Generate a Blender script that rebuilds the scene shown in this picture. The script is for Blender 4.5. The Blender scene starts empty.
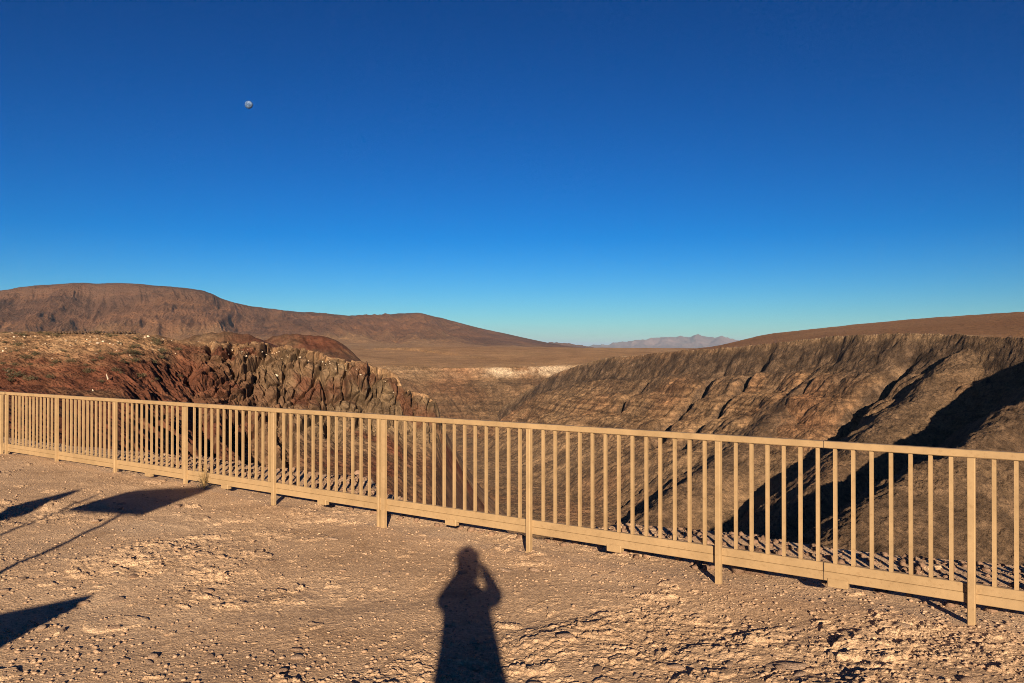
import bpy, bmesh, math, random
import numpy as np
from mathutils import Vector, Matrix

sc = bpy.context.scene
col = sc.collection
R = math.radians

# ------------------------------------------------------------------ camera
F, CX, HY, EYE = 826.0, 512.0, 346.0, 1.75      # focal length in px, centre column, horizon row, eye height
cam_d = bpy.data.cameras.new('camera')
cam_d.sensor_width = 36.0
cam_d.lens = 36.0 * F / 1024.0
cam_d.clip_start = 0.02
cam_d.clip_end = 300000.0
cam = bpy.data.objects.new('camera', cam_d)
col.objects.link(cam)
cam.location = (0, 0, EYE)
cam.rotation_euler = (R(90) + math.atan((HY - 341.5) / F), 0, 0)
sc.camera = cam

# ------------------------------------------------------------------ light
SUN_EL, SUN_AZ = R(14.7), R(-2.9)               # light travels towards azimuth -2.9 deg (a little left of +Y)
world = bpy.data.worlds.new('World')
sc.world = world
world.use_nodes = True
wn = world.node_tree
sky = wn.nodes.new('ShaderNodeTexSky')
sky.sky_type = 'NISHITA'
sky.sun_disc = False
sky.sun_elevation = SUN_EL
sky.sun_rotation = R(180) + SUN_AZ
sky.altitude = 1300
sky.air_density = 1.0
sky.dust_density = 0.0
sky.ozone_density = 5.0
bg = wn.nodes['Background']
bg.inputs['Strength'].default_value = 0.06
gam = wn.nodes.new('ShaderNodeGamma'); gam.inputs['Gamma'].default_value = 1.65
hsv = wn.nodes.new('ShaderNodeHueSaturation'); hsv.inputs['Saturation'].default_value = 1.13; hsv.inputs['Value'].default_value = 0.175
wn.links.new(sky.outputs['Color'], gam.inputs['Color'])
wn.links.new(gam.outputs['Color'], hsv.inputs['Color'])
cap = wn.nodes.new('ShaderNodeMix'); cap.data_type = 'RGBA'; cap.blend_type = 'DARKEN'
cap.inputs[0].default_value = 1.0; cap.inputs[7].default_value = (3.0, 5.2, 7.6, 1)
tint = wn.nodes.new('ShaderNodeMix'); tint.data_type = 'RGBA'; tint.blend_type = 'MULTIPLY'
tint.inputs[0].default_value = 1.0; tint.inputs[7].default_value = (0.86, 1.03, 1.03, 1)
wn.links.new(hsv.outputs['Color'], tint.inputs[6])
wn.links.new(tint.outputs[2], cap.inputs[6])
wn.links.new(cap.outputs[2], bg.inputs['Color'])

sun_d = bpy.data.lights.new('sun', 'SUN')
sun_d.energy = 5.0
sun_d.angle = R(0.5)
sun_d.color = (1.0, 0.795, 0.56)
sun = bpy.data.objects.new('sun', sun_d)
col.objects.link(sun)
Ldir = Vector((math.sin(SUN_AZ) * math.cos(SUN_EL), math.cos(SUN_AZ) * math.cos(SUN_EL), -math.sin(SUN_EL)))
sun.rotation_euler = Ldir.to_track_quat('-Z', 'Y').to_euler()
sun.location = (3, -10, 12)

sc.view_settings.view_transform = 'Standard'
sc.view_settings.look = 'None'
sc.view_settings.gamma = 1.0
sc.view_settings.use_curve_mapping = False
sc.view_settings.exposure = 1.10
sc.cycles.use_denoising = True
sc.cycles.denoiser = 'OPENIMAGEDENOISE'
sc.cycles.denoising_input_passes = 'RGB_ALBEDO_NORMAL'
sc.cycles.denoising_prefilter = 'NONE'
sc.cycles.filter_width = 0.85
sc.cycles.max_bounces = 4
sc.cycles.volume_bounces = 0

# ------------------------------------------------------------------ helpers
def P(px, py, Z):
    """a point Z metres in front of the camera, seen at pixel px, py"""
    return np.array([(px - CX) / F * Z, Z, EYE + (HY - py) / F * Z])

def setp(o, label=None, cat=None, group=None, kind=None):
    if label: o['label'] = label
    if cat: o['category'] = cat
    if group: o['group'] = group
    if kind: o['kind'] = kind
    return o

def empty(name, loc=(0, 0, 0), rz=0.0):
    o = bpy.data.objects.new(name, None)
    o.empty_display_size = 0.2
    o.location = loc
    o.rotation_euler = (0, 0, rz)
    col.objects.link(o)
    return o

def link(name, me, mat=None, parent=None, smooth=False):
    if mat is not None and not me.materials:
        me.materials.append(mat)
    if smooth:
        me.polygons.foreach_set('use_smooth', np.ones(len(me.polygons), dtype=bool))
    o = bpy.data.objects.new(name, me)
    col.objects.link(o)
    if parent is not None:
        o.parent = parent
    return o

def np_mesh(name, V, Fc):
    """V (n,3), Fc (m,k) constant k"""
    me = bpy.data.meshes.new(name)
    V = np.ascontiguousarray(V, dtype=np.float32)
    Fc = np.ascontiguousarray(Fc, dtype=np.int32)
    m, k = Fc.shape
    me.vertices.add(len(V))
    me.vertices.foreach_set('co', V.ravel())
    me.loops.add(m * k)
    me.loops.foreach_set('vertex_index', Fc.ravel())
    me.polygons.add(m)
    me.polygons.foreach_set('loop_start', np.arange(0, m * k, k, dtype=np.int32))
    me.update(calc_edges=True)
    me.validate()
    return me

def grid_mesh(name, G, wrap=False):
    """G (rows, cols, 3) -> quad mesh"""
    n, m = G.shape[:2]
    idx = np.arange(n * m).reshape(n, m)
    a, b, c, d = idx[:-1, :-1], idx[:-1, 1:], idx[1:, 1:], idx[1:, :-1]
    Fc = np.stack([a, b, c, d], -1).reshape(-1, 4)
    return np_mesh(name, G.reshape(-1, 3), Fc)

def add_attr(me, name, vals):
    at = me.attributes.new(name, 'FLOAT', 'POINT')
    at.data.foreach_set('value', np.ascontiguousarray(vals, dtype=np.float32).ravel())

def box_bm(bm, c, s, axes=None):
    """box centred at c with full sizes s along axes (3x3 rows)"""
    c = Vector(c)
    ax = axes or (Vector((1, 0, 0)), Vector((0, 1, 0)), Vector((0, 0, 1)))
    vs = []
    for k in (-1, 1):
        for j in (-1, 1):
            for i in (-1, 1):
                vs.append(bm.verts.new(c + ax[0] * (i * s[0] / 2) + ax[1] * (j * s[1] / 2) + ax[2] * (k * s[2] / 2)))
    for f in ((0, 2, 3, 1), (4, 5, 7, 6), (0, 1, 5, 4), (2, 6, 7, 3), (0, 4, 6, 2), (1, 3, 7, 5)):
        bm.faces.new([vs[i] for i in f])

def bm_obj(name, bm, mat, parent=None, bevel=0.0, smooth=False):
    if bevel > 0:
        bmesh.ops.bevel(bm, geom=list(bm.edges), offset=bevel, segments=1, affect='EDGES', profile=0.5)
    bmesh.ops.recalc_face_normals(bm, faces=list(bm.faces))
    me = bpy.data.meshes.new(name)
    bm.to_mesh(me)
    bm.free()
    return link(name, me, mat, parent, smooth)

# ------------------------------------------------------------------ noise (numpy)
def _h(ix, iy, iz, seed):
    h = (ix.astype(np.int64) * 374761393 + iy.astype(np.int64) * 668265263 + iz.astype(np.int64) * 2147483647 + seed * 1274126177) & 0xFFFFFFFF
    h = ((h ^ (h >> 13)) * 1274126177) & 0xFFFFFFFF
    h = ((h ^ (h >> 16)) * 2246822519) & 0xFFFFFFFF
    return ((h ^ (h >> 15)) & 0xFFFFFF).astype(np.float32) / np.float32(0xFFFFFF)

def n2(x, y, seed=0):
    ix, iy = np.floor(x), np.floor(y)
    fx, fy = (x - ix).astype(np.float32), (y - iy).astype(np.float32)
    z = np.zeros_like(ix)
    u = fx * fx * fx * (fx * (fx * 6 - 15) + 10)
    v = fy * fy * fy * (fy * (fy * 6 - 15) + 10)
    def g(a, b):
        t = _h(ix + a, iy + b, z, seed) * np.float32(2 * math.pi)
        return np.cos(t) * (fx - a) + np.sin(t) * (fy - b)
    g00, g10, g01, g11 = g(0, 0), g(1, 0), g(0, 1), g(1, 1)
    return 1.5 * ((g00 * (1 - u) + g10 * u) * (1 - v) + (g01 * (1 - u) + g11 * u) * v)

def fbm2(x, y, scale, octv=5, seed=0, gain=0.5, lac=2.03):
    s, a, t = 0, 1.0, 0
    fx, fy = x / scale, y / scale
    for o in range(octv):
        s = s + a * n2(fx, fy, seed + o * 17)
        t += a
        a *= gain
        fx, fy = fx * lac + 13.7, fy * lac + 7.3
    return s / t

def ridged2(x, y, scale, octv=4, seed=0, gain=0.5, lac=2.07):
    s, a, t = 0, 1.0, 0
    fx, fy = x / scale, y / scale
    for o in range(octv):
        s = s + a * (1 - 2.0 * np.abs(n2(fx, fy, seed + o * 31)))
        t += a
        a *= gain
        fx, fy = fx * lac + 3.1, fy * lac + 9.7
    return s / t

def cell2(x, y, seed=0):
    """F1, F2 and the id of the nearest cell"""
    ix, iy = np.floor(x), np.floor(y)
    z = np.zeros_like(ix)
    f1 = np.full(x.shape, 9.0, np.float32); f2 = f1.copy(); idv = np.zeros(x.shape, np.float32)
    for a in (-1, 0, 1):
        for b in (-1, 0, 1):
            px = ix + a + _h(ix + a, iy + b, z, seed)
            py = iy + b + _h(ix + a, iy + b, z + 1, seed)
            d = np.sqrt((px - x) ** 2 + (py - y) ** 2).astype(np.float32)
            hid = _h(ix + a, iy + b, z + 2, seed)
            nearer = d < f1
            f2 = np.where(nearer, f1, np.minimum(f2, d))
            idv = np.where(nearer, hid, idv)
            f1 = np.where(nearer, d, f1)
    return f1, f2, idv

def sstep(a, b, x):
    t = np.clip((x - a) / (b - a), 0, 1)
    return t * t * (3 - 2 * t)

def cubic(xk, yk, x):
    """monotone-ish cubic (Hermite with finite-difference tangents) through keys"""
    xk = np.asarray(xk, float); yk = np.asarray(yk, float)
    d = np.diff(yk) / np.diff(xk)
    m = np.empty_like(yk); m[0], m[-1] = d[0], d[-1]
    for i in range(1, len(yk) - 1):
        m[i] = 0 if d[i - 1] * d[i] <= 0 else 2 * d[i - 1] * d[i] / (d[i - 1] + d[i])
    i = np.clip(np.searchsorted(xk, x) - 1, 0, len(xk) - 2)
    h = xk[i + 1] - xk[i]
    t = (np.clip(x, xk[0], xk[-1]) - xk[i]) / h
    return ((1 + 2 * t) * (1 - t) ** 2 * yk[i] + t * (1 - t) ** 2 * h * m[i]
            + t * t * (3 - 2 * t) * yk[i + 1] + t * t * (t - 1) * h * m[i + 1])

# ------------------------------------------------------------------ materials
class NT:
    def __init__(s, name):
        s.m = bpy.data.materials.new(name)
        s.m.use_nodes = True
        s.t = s.m.node_tree
        s.b = s.t.nodes['Principled BSDF']
        s.b.inputs['Specular IOR Level'].default_value = 0.15
        s.b.inputs['Roughness'].default_value = 0.9
        s.co = s.t.nodes.new('ShaderNodeTexCoord').outputs['Object']
    def L(s, a, b): s.t.links.new(a, b)
    def noise(s, scale, detail=6, rough=0.6, vec=None, dist=0.0):
        n = s.t.nodes.new('ShaderNodeTexNoise')
        n.inputs['Scale'].default_value = scale
        n.inputs['Detail'].default_value = detail
        n.inputs['Roughness'].default_value = rough
        n.inputs['Distortion'].default_value = dist
        s.L(vec or s.co, n.inputs['Vector'])
        return n.outputs['Fac']
    def voro(s, scale, vec=None, feature='F1', out='Distance'):
        n = s.t.nodes.new('ShaderNodeTexVoronoi')
        n.feature = feature
        n.inputs['Scale'].default_value = scale
        s.L(vec or s.co, n.inputs['Vector'])
        return n.outputs[out]
    def mapping(s, scale, rot=(0, 0, 0)):
        n = s.t.nodes.new('ShaderNodeMapping')
        n.inputs['Scale'].default_value = scale
        n.inputs['Rotation'].default_value = rot
        s.L(s.co, n.inputs['Vector'])
        return n.outputs['Vector']
    def ramp(s, fac, stops, interp='LINEAR'):
        n = s.t.nodes.new('ShaderNodeValToRGB')
        e = n.color_ramp.elements
        n.color_ramp.interpolation = interp
        while len(e) < len(stops): e.new(0.5)
        for k, (p, c) in enumerate(stops):
            e[k].position = p
            e[k].color = (*c, 1) if not isinstance(c, (int, float)) else (c, c, c, 1)
        s.L(fac, n.inputs['Fac'])
        return n.outputs['Color']
    def attr(s, name):
        n = s.t.nodes.new('ShaderNodeAttribute')
        n.attribute_name = name
        return n.outputs['Fac']
    def mix(s, fac, a, b, mode='MIX'):
        n = s.t.nodes.new('ShaderNodeMix')
        n.data_type = 'RGBA'
        n.blend_type = mode
        for sock, v in ((n.inputs['Factor'], fac), (n.inputs['A'], a), (n.inputs['B'], b)):
            pass
        fi = [i for i in n.inputs if i.name == 'Factor' and i.type == 'VALUE'][0]
        ai = [i for i in n.inputs if i.name == 'A' and i.type == 'RGBA'][0]
        bi = [i for i in n.inputs if i.name == 'B' and i.type == 'RGBA'][0]
        for sock, v in ((fi, fac), (ai, a), (bi, b)):
            if isinstance(v, (int, float)): sock.default_value = v
            elif isinstance(v, tuple): sock.default_value = (*v, 1)
            else: s.L(v, sock)
        return [o for o in n.outputs if o.type == 'RGBA'][0]
    def math(s, op, a, b=0.0, clamp=False):
        n = s.t.nodes.new('ShaderNodeMath')
        n.operation = op
        n.use_clamp = clamp
        for sock, v in ((n.inputs[0], a), (n.inputs[1], b)):
            if isinstance(v, (int, float)): sock.default_value = v
            else: s.L(v, sock)
        return n.outputs[0]
    def bump(s, h, dist, strength=1.0, prev=None):
        n = s.t.nodes.new('ShaderNodeBump')
        n.inputs['Distance'].default_value = dist
        n.inputs['Strength'].default_value = strength
        s.L(h, n.inputs['Height'])
        if prev is not None: s.L(prev, n.inputs['Normal'])
        return n.outputs['Normal']
    def done(s, colr, normal=None, rough=None):
        if isinstance(colr, tuple): s.b.inputs['Base Color'].default_value = (*colr, 1)
        else: s.L(colr, s.b.inputs['Base Color'])
        if normal is not None: s.L(normal, s.b.inputs['Normal'])
        if rough is not None: s.b.inputs['Roughness'].default_value = rough
        return s.m

def mat_ground():
    n = NT('dusty_gravel')
    big = n.noise(0.45, 5, 0.6)
    fine = n.noise(38, 4, 0.7)
    c = n.ramp(big, [(0.3, (0.48, 0.322, 0.200)), (0.55, (0.61, 0.428, 0.278)), (0.75, (0.70, 0.52, 0.355))])
    f = n.ramp(fine, [(0.32, (0.66, 0.62, 0.59)), (0.6, (1.08, 1.07, 1.06))])
    c = n.mix(0.9, c, f, 'MULTIPLY')
    st = n.ramp(n.noise(1.1, 7, 0.72), [(0.56, 0.0), (0.68, 0.6)])
    c = n.mix(st, c, (0.27, 0.165, 0.095))
    v = n.voro(60)
    nb = n.bump(n.noise(70, 6, 0.75), 0.02, 0.8)
    nb = n.bump(v, 0.012, 0.5, nb)
    return n.done(c, nb)

def mat_stone(name, a, b, c, sc_=14.0):
    n = NT(name)
    oi = n.t.nodes.new('ShaderNodeObjectInfo').outputs['Random']
    f = n.noise(sc_, 6, 0.7)
    base = n.ramp(f, [(0.3, a), (0.55, b), (0.75, c)])
    tint = n.ramp(oi, [(0.0, (0.75, 0.7, 0.68)), (0.5, (1, 1, 1)), (1.0, (1.15, 1.08, 1.0))])
    base = n.mix(1.0, base, tint, 'MULTIPLY')
    return n.done(base, n.bump(n.noise(sc_ * 3, 8, 0.7), 0.25 / sc_, 0.7))

def mat_canyon():
    n = NT('canyon_rock')
    big = n.noise(0.012, 6, 0.6)
    med = n.noise(0.06, 8, 0.68)
    soil = n.ramp(big, [(0.30, (0.225, 0.123, 0.070)), (0.48, (0.200, 0.130, 0.078)), (0.62, (0.232, 0.158, 0.096)), (0.78, (0.230, 0.132, 0.076))])
    soil = n.mix(0.75, soil, n.ramp(med, [(0.30, (0.45, 0.43, 0.42)), (0.5, (0.95, 0.94, 0.92)), (0.7, (1.35, 1.3, 1.22))]), 'MULTIPLY')
    # strata: thin paler and darker beds that follow height
    sv = n.mapping((0.008, 0.008, 0.26), (R(4), R(10), 0))
    st = n.noise(1.0, 7, 0.62, sv, 0.3)
    beds = n.ramp(st, [(0.36, (0.34, 0.27, 0.22)), (0.46, (0.95, 0.90, 0.86)), (0.53, (1.55, 1.46, 1.32)), (0.58, (1.1, 1.0, 0.92)), (0.64, (0.65, 0.56, 0.50))])
    soil = n.mix(n.math('MULTIPLY', n.attr('beds'), 0.7), soil, n.mix(1.0, soil, beds, 'MULTIPLY'))
    # dark volcanic rock along the cliffs; also paints the nearest spur's grazing-light darkness
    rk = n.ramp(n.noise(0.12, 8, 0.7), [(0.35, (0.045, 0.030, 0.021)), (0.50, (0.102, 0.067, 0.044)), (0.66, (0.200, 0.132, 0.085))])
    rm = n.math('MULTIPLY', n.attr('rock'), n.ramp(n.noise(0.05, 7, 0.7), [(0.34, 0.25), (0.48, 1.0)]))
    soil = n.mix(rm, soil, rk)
    # plateau: reddish gravel with dark scrub
    pl = n.ramp(n.noise(0.008, 6, 0.6), [(0.35, (0.240, 0.125, 0.062)), (0.6, (0.294, 0.165, 0.085)), (0.8, (0.392, 0.249, 0.142))])
    sp = n.ramp(n.voro(0.22), [(0.12, 0.42), (0.28, 1.0)])
    pl = n.mix(0.8, pl, sp, 'MULTIPLY')
    gd = n.ramp(n.noise(0.004, 8, 0.66), [(0.32, (0.33, 0.19, 0.095)), (0.5, (0.40, 0.24, 0.122)), (0.66, (0.43, 0.275, 0.145)), (0.8, (0.51, 0.365, 0.225))])
    gd = n.mix(0.7, gd, n.ramp(n.noise(0.03, 7, 0.7), [(0.35, (0.55, 0.54, 0.5)), (0.6, (1.1, 1.08, 1.05))]), 'MULTIPLY')
    pl = n.mix(n.attr('gold'), pl, gd)
    soil = n.mix(n.attr('flat'), soil, pl)
    # pale ash bed under the far rim and along a few ledges
    wn_ = n.ramp(n.noise(0.03, 6, 0.7), [(0.42, 0.0), (0.56, 1.0)])
    soil = n.mix(n.math('MULTIPLY', n.attr('pale'), wn_), soil, (0.52, 0.41, 0.29))
    sp2 = n.ramp(n.voro(0.35), [(0.10, 0.5), (0.3, 1.0)])
    soil = n.mix(0.5, soil, sp2, 'MULTIPLY')
    fine = n.ramp(n.noise(0.34, 4, 0.8), [(0.42, (0.42, 0.38, 0.35)), (0.50, (1.0, 0.99, 0.98)), (0.58, (1.5, 1.45, 1.36))])
    soil = n.mix(n.math('ADD', n.math('MULTIPLY', n.attr('beds'), 0.35), 0.25), soil, fine, 'MULTIPLY')
    chips = n.ramp(n.noise(0.62, 3, 0.6), [(0.58, 0.0), (0.62, 1.0)])
    soil = n.mix(n.math('MULTIPLY', chips, n.math('ADD', n.math('MULTIPLY', n.attr('rock'), 0.6), 0.15)), soil, (0.07, 0.048, 0.034))
    nb = n.bump(n.noise(0.20, 9, 0.74), 3.0, 0.9)
    nb = n.bump(n.noise(0.7, 6, 0.75), 1.0, 0.8, nb)
    return n.done(soil, nb)

def mat_spur():
    n = NT('red_volcanic_rock')
    med = n.noise(0.35, 8, 0.68)
    red = n.ramp(n.noise(0.09, 7, 0.65), [(0.34, (0.071, 0.028, 0.018)), (0.5, (0.116, 0.045, 0.027)), (0.66, (0.111, 0.061, 0.036))])
    ol = n.ramp(n.noise(0.16, 7, 0.65), [(0.32, (0.071, 0.046, 0.029)), (0.5, (0.156, 0.107, 0.065)), (0.68, (0.240, 0.169, 0.102))])
    tan = n.ramp(n.noise(0.25, 7, 0.65), [(0.32, (0.169, 0.093, 0.052)), (0.52, (0.267, 0.165, 0.093)), (0.72, (0.374, 0.249, 0.147))])
    c = n.mix(n.attr('olive'), red, ol)
    c = n.mix(n.attr('top'), c, tan)
    c = n.mix(0.85, c, n.ramp(med, [(0.3, (0.38, 0.36, 0.35)), (0.5, (0.95, 0.94, 0.93)), (0.68, (1.4, 1.36, 1.3))]), 'MULTIPLY')
    wt = n.ramp(n.noise(1.1, 4, 0.6), [(0.66, 0.0), (0.70, 0.8)])
    c = n.mix(n.math('MULTIPLY', wt, n.attr('top')), c, (0.5, 0.42, 0.33))
    nb = n.bump(n.noise(0.9, 9, 0.72), 0.7, 0.8)
    nb = n.bump(n.noise(5.0, 5, 0.7), 0.12, 0.6, nb)
    return n.done(c, nb)

def mat_mountain():
    n = NT('brown_mountain')
    big = n.noise(0.0025, 7, 0.62)
    c = n.ramp(big, [(0.3, (0.130, 0.068, 0.043)), (0.5, (0.182, 0.094, 0.054)), (0.62, (0.232, 0.118, 0.062)), (0.78, (0.150, 0.082, 0.056))])
    c = n.mix(0.75, c, n.ramp(n.noise(0.012, 9, 0.7), [(0.32, (0.5, 0.48, 0.48)), (0.5, (0.95, 0.94, 0.94)), (0.7, (1.3, 1.26, 1.2))]), 'MULTIPLY')
    ms = n.ramp(n.noise(1.0, 7, 0.66, n.mapping((0.0016, 0.0016, 0.022)), 0.4), [(0.34, (0.62, 0.58, 0.56)), (0.5, (1.0, 0.98, 0.97)), (0.66, (1.4, 1.32, 1.22))])
    c = n.mix(0.85, c, ms, 'MULTIPLY')
    cap = n.ramp(n.noise(0.006, 7, 0.7), [(0.38, 0.0), (0.58, 1.0)])
    c = n.mix(n.math('MULTIPLY', n.attr('cap'), cap), c, (0.085, 0.053, 0.040))
    pl = n.ramp(n.noise(0.004, 8, 0.66), [(0.32, (0.33, 0.19, 0.095)), (0.5, (0.40, 0.24, 0.122)), (0.66, (0.43, 0.275, 0.145)), (0.8, (0.51, 0.365, 0.225))])
    pl = n.mix(0.7, pl, n.ramp(n.noise(0.03, 7, 0.7), [(0.35, (0.55, 0.54, 0.5)), (0.6, (1.1, 1.08, 1.05))]), 'MULTIPLY')
    c = n.mix(n.attr('plain'), c, pl)
    nb = n.bump(n.noise(0.014, 10, 0.75), 55.0, 0.8)
    return n.done(c, nb)

def mat_simple(name, c, rough=0.6, var=0.15, scale=8.0, bump=0.0, spec=0.3):
    n = NT(name)
    f = n.noise(scale, 5, 0.6)
    lo, hi = tuple(v * (1 - var) for v in c), tuple(min(1, v * (1 + var)) for v in c)
    cc = n.ramp(f, [(0.3, lo), (0.7, hi)])
    n.b.inputs['Specular IOR Level'].default_value = spec
    nb = n.bump(n.noise(scale * 4, 4, 0.6), bump, 0.5) if bump else None
    return n.done(cc, nb, rough)

M_ground = mat_ground()
M_canyon = mat_canyon()
M_spur = mat_spur()
M_mount = mat_mountain()

# ------------------------------------------------------------------ viewpoint ground
# fence posts, measured: px column, top of rail, foot on the ground
post_px = np.array([970.8, 718.2, 529.1, 384.2, 273.9, 185.8, 115.5, 57.1, 6.9])
rail_py = np.array([450.0, 436.0, 423.5, 414.0, 407.0, 401.8, 398.3, 395.3, 392.6])
foot_py = np.array([620.0, 586.6, 555.0, 529.0, 506.0, 484.5, 471.5, 460.0, 455.5])
FD = np.array([-0.803, 0.596]); FD /= np.linalg.norm(FD)
FA = P(970.8, 450, 5.25)[:2]
def fence_t(px, n=0.0):
    k = (px - CX) / F                      # X = k*Y on the fence line, n metres nearer
    ax, ay = FA[0] - abs(FD[1]) * n, FA[1] - abs(FD[0]) * n
    return (k * ay - ax) / (FD[0] - k * FD[1])
post_t = np.array([fence_t(p, 0.04) for p in post_px])
post_Z = FA[1] + FD[1] * post_t
rail_z = EYE + (HY - rail_py) / F * post_Z
foot_z = EYE + (HY - foot_py) / F * (post_Z - 0.065)
rl = np.polyfit(post_t, rail_z, 1)
def rail_top(t): return rl[0] * t + rl[1]
fs = np.polyfit(post_t, foot_z, 3)
tk = np.array([-6, -2, 0, *post_t[1:], post_t[-1] + 6])
zk = np.array([foot_z[0], foot_z[0], foot_z[0], *foot_z[1:], foot_z[-1]])
zk[1:-1] = np.convolve(np.pad(zk, 1, 'edge'), [0.25, 0.5, 0.25], 'valid')[1:-1]
FN = np.array([FD[1], -FD[0]])             # points away from the camera? fixed below
if FN[1] < 0: FN = -FN

edge_px = [(1900, 640), (1300, 622), (1150, 600), (1024, 584), (960, 574), (800, 549), (700, 534), (625, 525), (590, 532), (560, 541), (528, 536), (480, 526), (440, 516), (405, 503),
           (370, 483), (300, 476), (250, 470), (200, 464), (100, 455), (0, 440), (-200, 420), (-600, 410)]
edge_xy = np.array([P(a, b, (EYE + 0.05) * F / (b - HY))[:2] for a, b in edge_px])
edge_xy = np.vstack([[[14, 1.0], [60, -30], [400, -260]][::-1], edge_xy])

def poly_dist(x, y, pts):
    """distance to polyline, side (+1 = right of travel), index+fraction along it"""
    best = np.full(x.shape, 1e12); side = np.zeros(x.shape); par = np.zeros(x.shape)
    for i in range(len(pts) - 1):
        ax, ay = pts[i][:2]; bx, by = pts[i + 1][:2]
        dx, dy = bx - ax, by - ay
        t = np.clip(((x - ax) * dx + (y - ay) * dy) / (dx * dx + dy * dy), 0, 1)
        qx, qy = x - (ax + t * dx), y - (ay + t * dy)
        d = qx * qx + qy * qy
        b = d < best
        best = np.where(b, d, best)
        side = np.where(b, np.where(dx * qy - dy * qx < 0, 1, -1), side)
        par = np.where(b, i + t, par)
    return np.sqrt(best), side, par

def base_ground(x, y):
    """smooth level of the viewpoint: follows the feet of the fence"""
    t = (x - FA[0]) * FD[0] + (y - FA[1]) * FD[1]
    nd = (x - FA[0]) * FN[0] + (y - FA[1]) * FN[1]
    zf = cubic(tk, zk, np.clip(t, -6, tk[-1]))
    w = np.exp(-np.maximum(0, -nd) / 3.5)
    return zf * w - 0.01 * (1 - w)

def ground_z(x, y, detail=True):
    z = base_ground(x, y)
    d, side, _ = poly_dist(x, y, edge_xy)
    out = np.where(side > 0, d, -d)        # edge runs right -> left: right of travel is beyond
    nd = (x - FA[0]) * FN[0] + (y - FA[1]) * FN[1]
    behind = sstep(0.1, 0.7, nd)
    z = z + 0.05 * behind * sstep(-1.2, -0.2, out)
    over = np.maximum(0, out + 0.15 * n2(x * 0.9, y * 0.9, 5))
    z = z - 0.9 * over - 0.25 * np.minimum(over, 1.0)
    if detail:
        near = np.exp(-np.maximum(0, np.hypot(x, y) - 14) / 10)
        wx, wy = x + 0.10 * n2(x * 2.2, y * 2.2, 91) + 0.02 * n2(x * 14, y * 14, 93), y + 0.10 * n2(x * 2.2, y * 2.2, 92) + 0.02 * n2(x * 14, y * 14, 94)
        z = z + 0.042 * fbm2(x, y, 2.2, 3, 11) + 0.016 * fbm2(x, y, 0.9, 2, 15)
        pm = sstep(-0.08, 0.50, fbm2(x, y, 1.9, 4, 41))
        z = z + near * (0.012 + 0.022 * pm) * fbm2(wx, wy, 0.6, 4, 21, 0.55)
        # stones bedded in the crust, three sizes
        for k, (fr, share, hh, rad_) in enumerate(((2.1, 0.30, 0.045, 0.46), (4.6, 0.38, 0.026, 0.45), (10.5, 0.45, 0.013, 0.44), (22.0, 0.5, 0.0065, 0.45))):
            f1, f2, idv = cell2(wx * fr + 3.7 * k, wy * fr * 1.25 + 1.3 * k, 3 + k)
            lim = share * (0.06 + 1.25 * pm)
            on = (idv < lim)
            rr_ = rad_ * (0.55 + 0.45 * idv / np.maximum(lim, 1e-3))
            dome = np.sqrt(np.clip(1 - (f1 / rr_) ** 2, 0, 1))
            dome = np.minimum(dome, 0.62 + 0.25 * n2(x * fr * 2, y * fr * 2, 81 + k))
            z = z + near * on * (0.7, 1.0, 1.3, 1.5)[k] * hh * dome * (0.5 + 0.5 * idv / np.maximum(lim, 1e-3))
        # crust plates
        f1, f2, idv = cell2(wx * 1.7 + 9, wy * 3.1, 55)
        z = z + near * pm * 0.012 * (idv - 0.5) * sstep(0.0, 0.10, f2 - f1)
        z = z + near * (0.3 + 0.7 * pm) * (0.009 * ridged2(x, y, 0.15, 3, 61) + 0.005 * fbm2(x, y, 0.045, 2, 71))
    return z

# view-adaptive polar grid round the foot of the camera
pys = np.concatenate([np.linspace(1500, 720, 60), np.linspace(719, 425, 560)])
rr = np.concatenate([[0.3, 0.7, 1.1], EYE * F / (pys - HY)])
pxs = np.concatenate([np.linspace(-900, -60, 90)[:-1], np.linspace(-60, 1084, 1500), np.linspace(1084, 1900, 90)[1:]])
az = np.arctan((pxs - CX) / F)
az = np.concatenate([np.linspace(-math.pi, az[0], 50)[:-1], az, np.linspace(az[-1], math.pi, 50)[1:]])
# Y-depth rows in view, circles elsewhere
RR, AA = np.meshgrid(rr, az, indexing='ij')
rad = RR / np.maximum(np.cos(np.clip(AA, -1.0, 1.0)), 0.5)
X, Y = rad * np.sin(AA), rad * np.cos(AA)
G = np.stack([X, Y, ground_z(X, Y)], -1)
g_me = grid_mesh('ground', G)
ground = setp(link('ground', g_me, M_ground, smooth=True), kind='structure')

# ------------------------------------------------------------------ canyon (height field on a log-polar grid)
def line(keys): return np.array([P(*k) for k in keys])
W = line([(470, 450, 830), (490, 425, 820), (505, 408, 800), (530, 390, 780), (560, 372, 740), (600, 359, 690), (660, 353, 620), (700, 350, 575), (760, 345, 525),
          (830, 337, 475), (900, 334, 425), (960, 335, 390), (1024, 339, 355), (1150, 341, 300)])
W = np.vstack([W, [[330, 180, 3], [360, 60, 3], [390, -120, 2], [520, -300, 2]]])
Wback = [-.5, -.5, -.5, -.45, -.30, -.03, -.004, .004, .020, .036, .048, .056, .060, .06, .05, .04, .03, .02]
A_ = line([(860, 343, 462), (800, 392, 440), (748, 438, 402), (690, 482, 365), (620, 535, 330), (540, 600, 300)])
B_ = line([(985, 335, 388), (940, 366, 374), (905, 400, 356), (872, 436, 330), (820, 487, 296), (770, 534, 268), (690, 610, 235)])
C_ = line([(1330, 275, 330), (1220, 296, 306), (1120, 328, 288), (1065, 370, 275), (1024, 402, 266), (977, 437, 248), (943, 459, 236), (901, 492, 220), (829, 547, 195), (740, 620, 165)])
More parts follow.
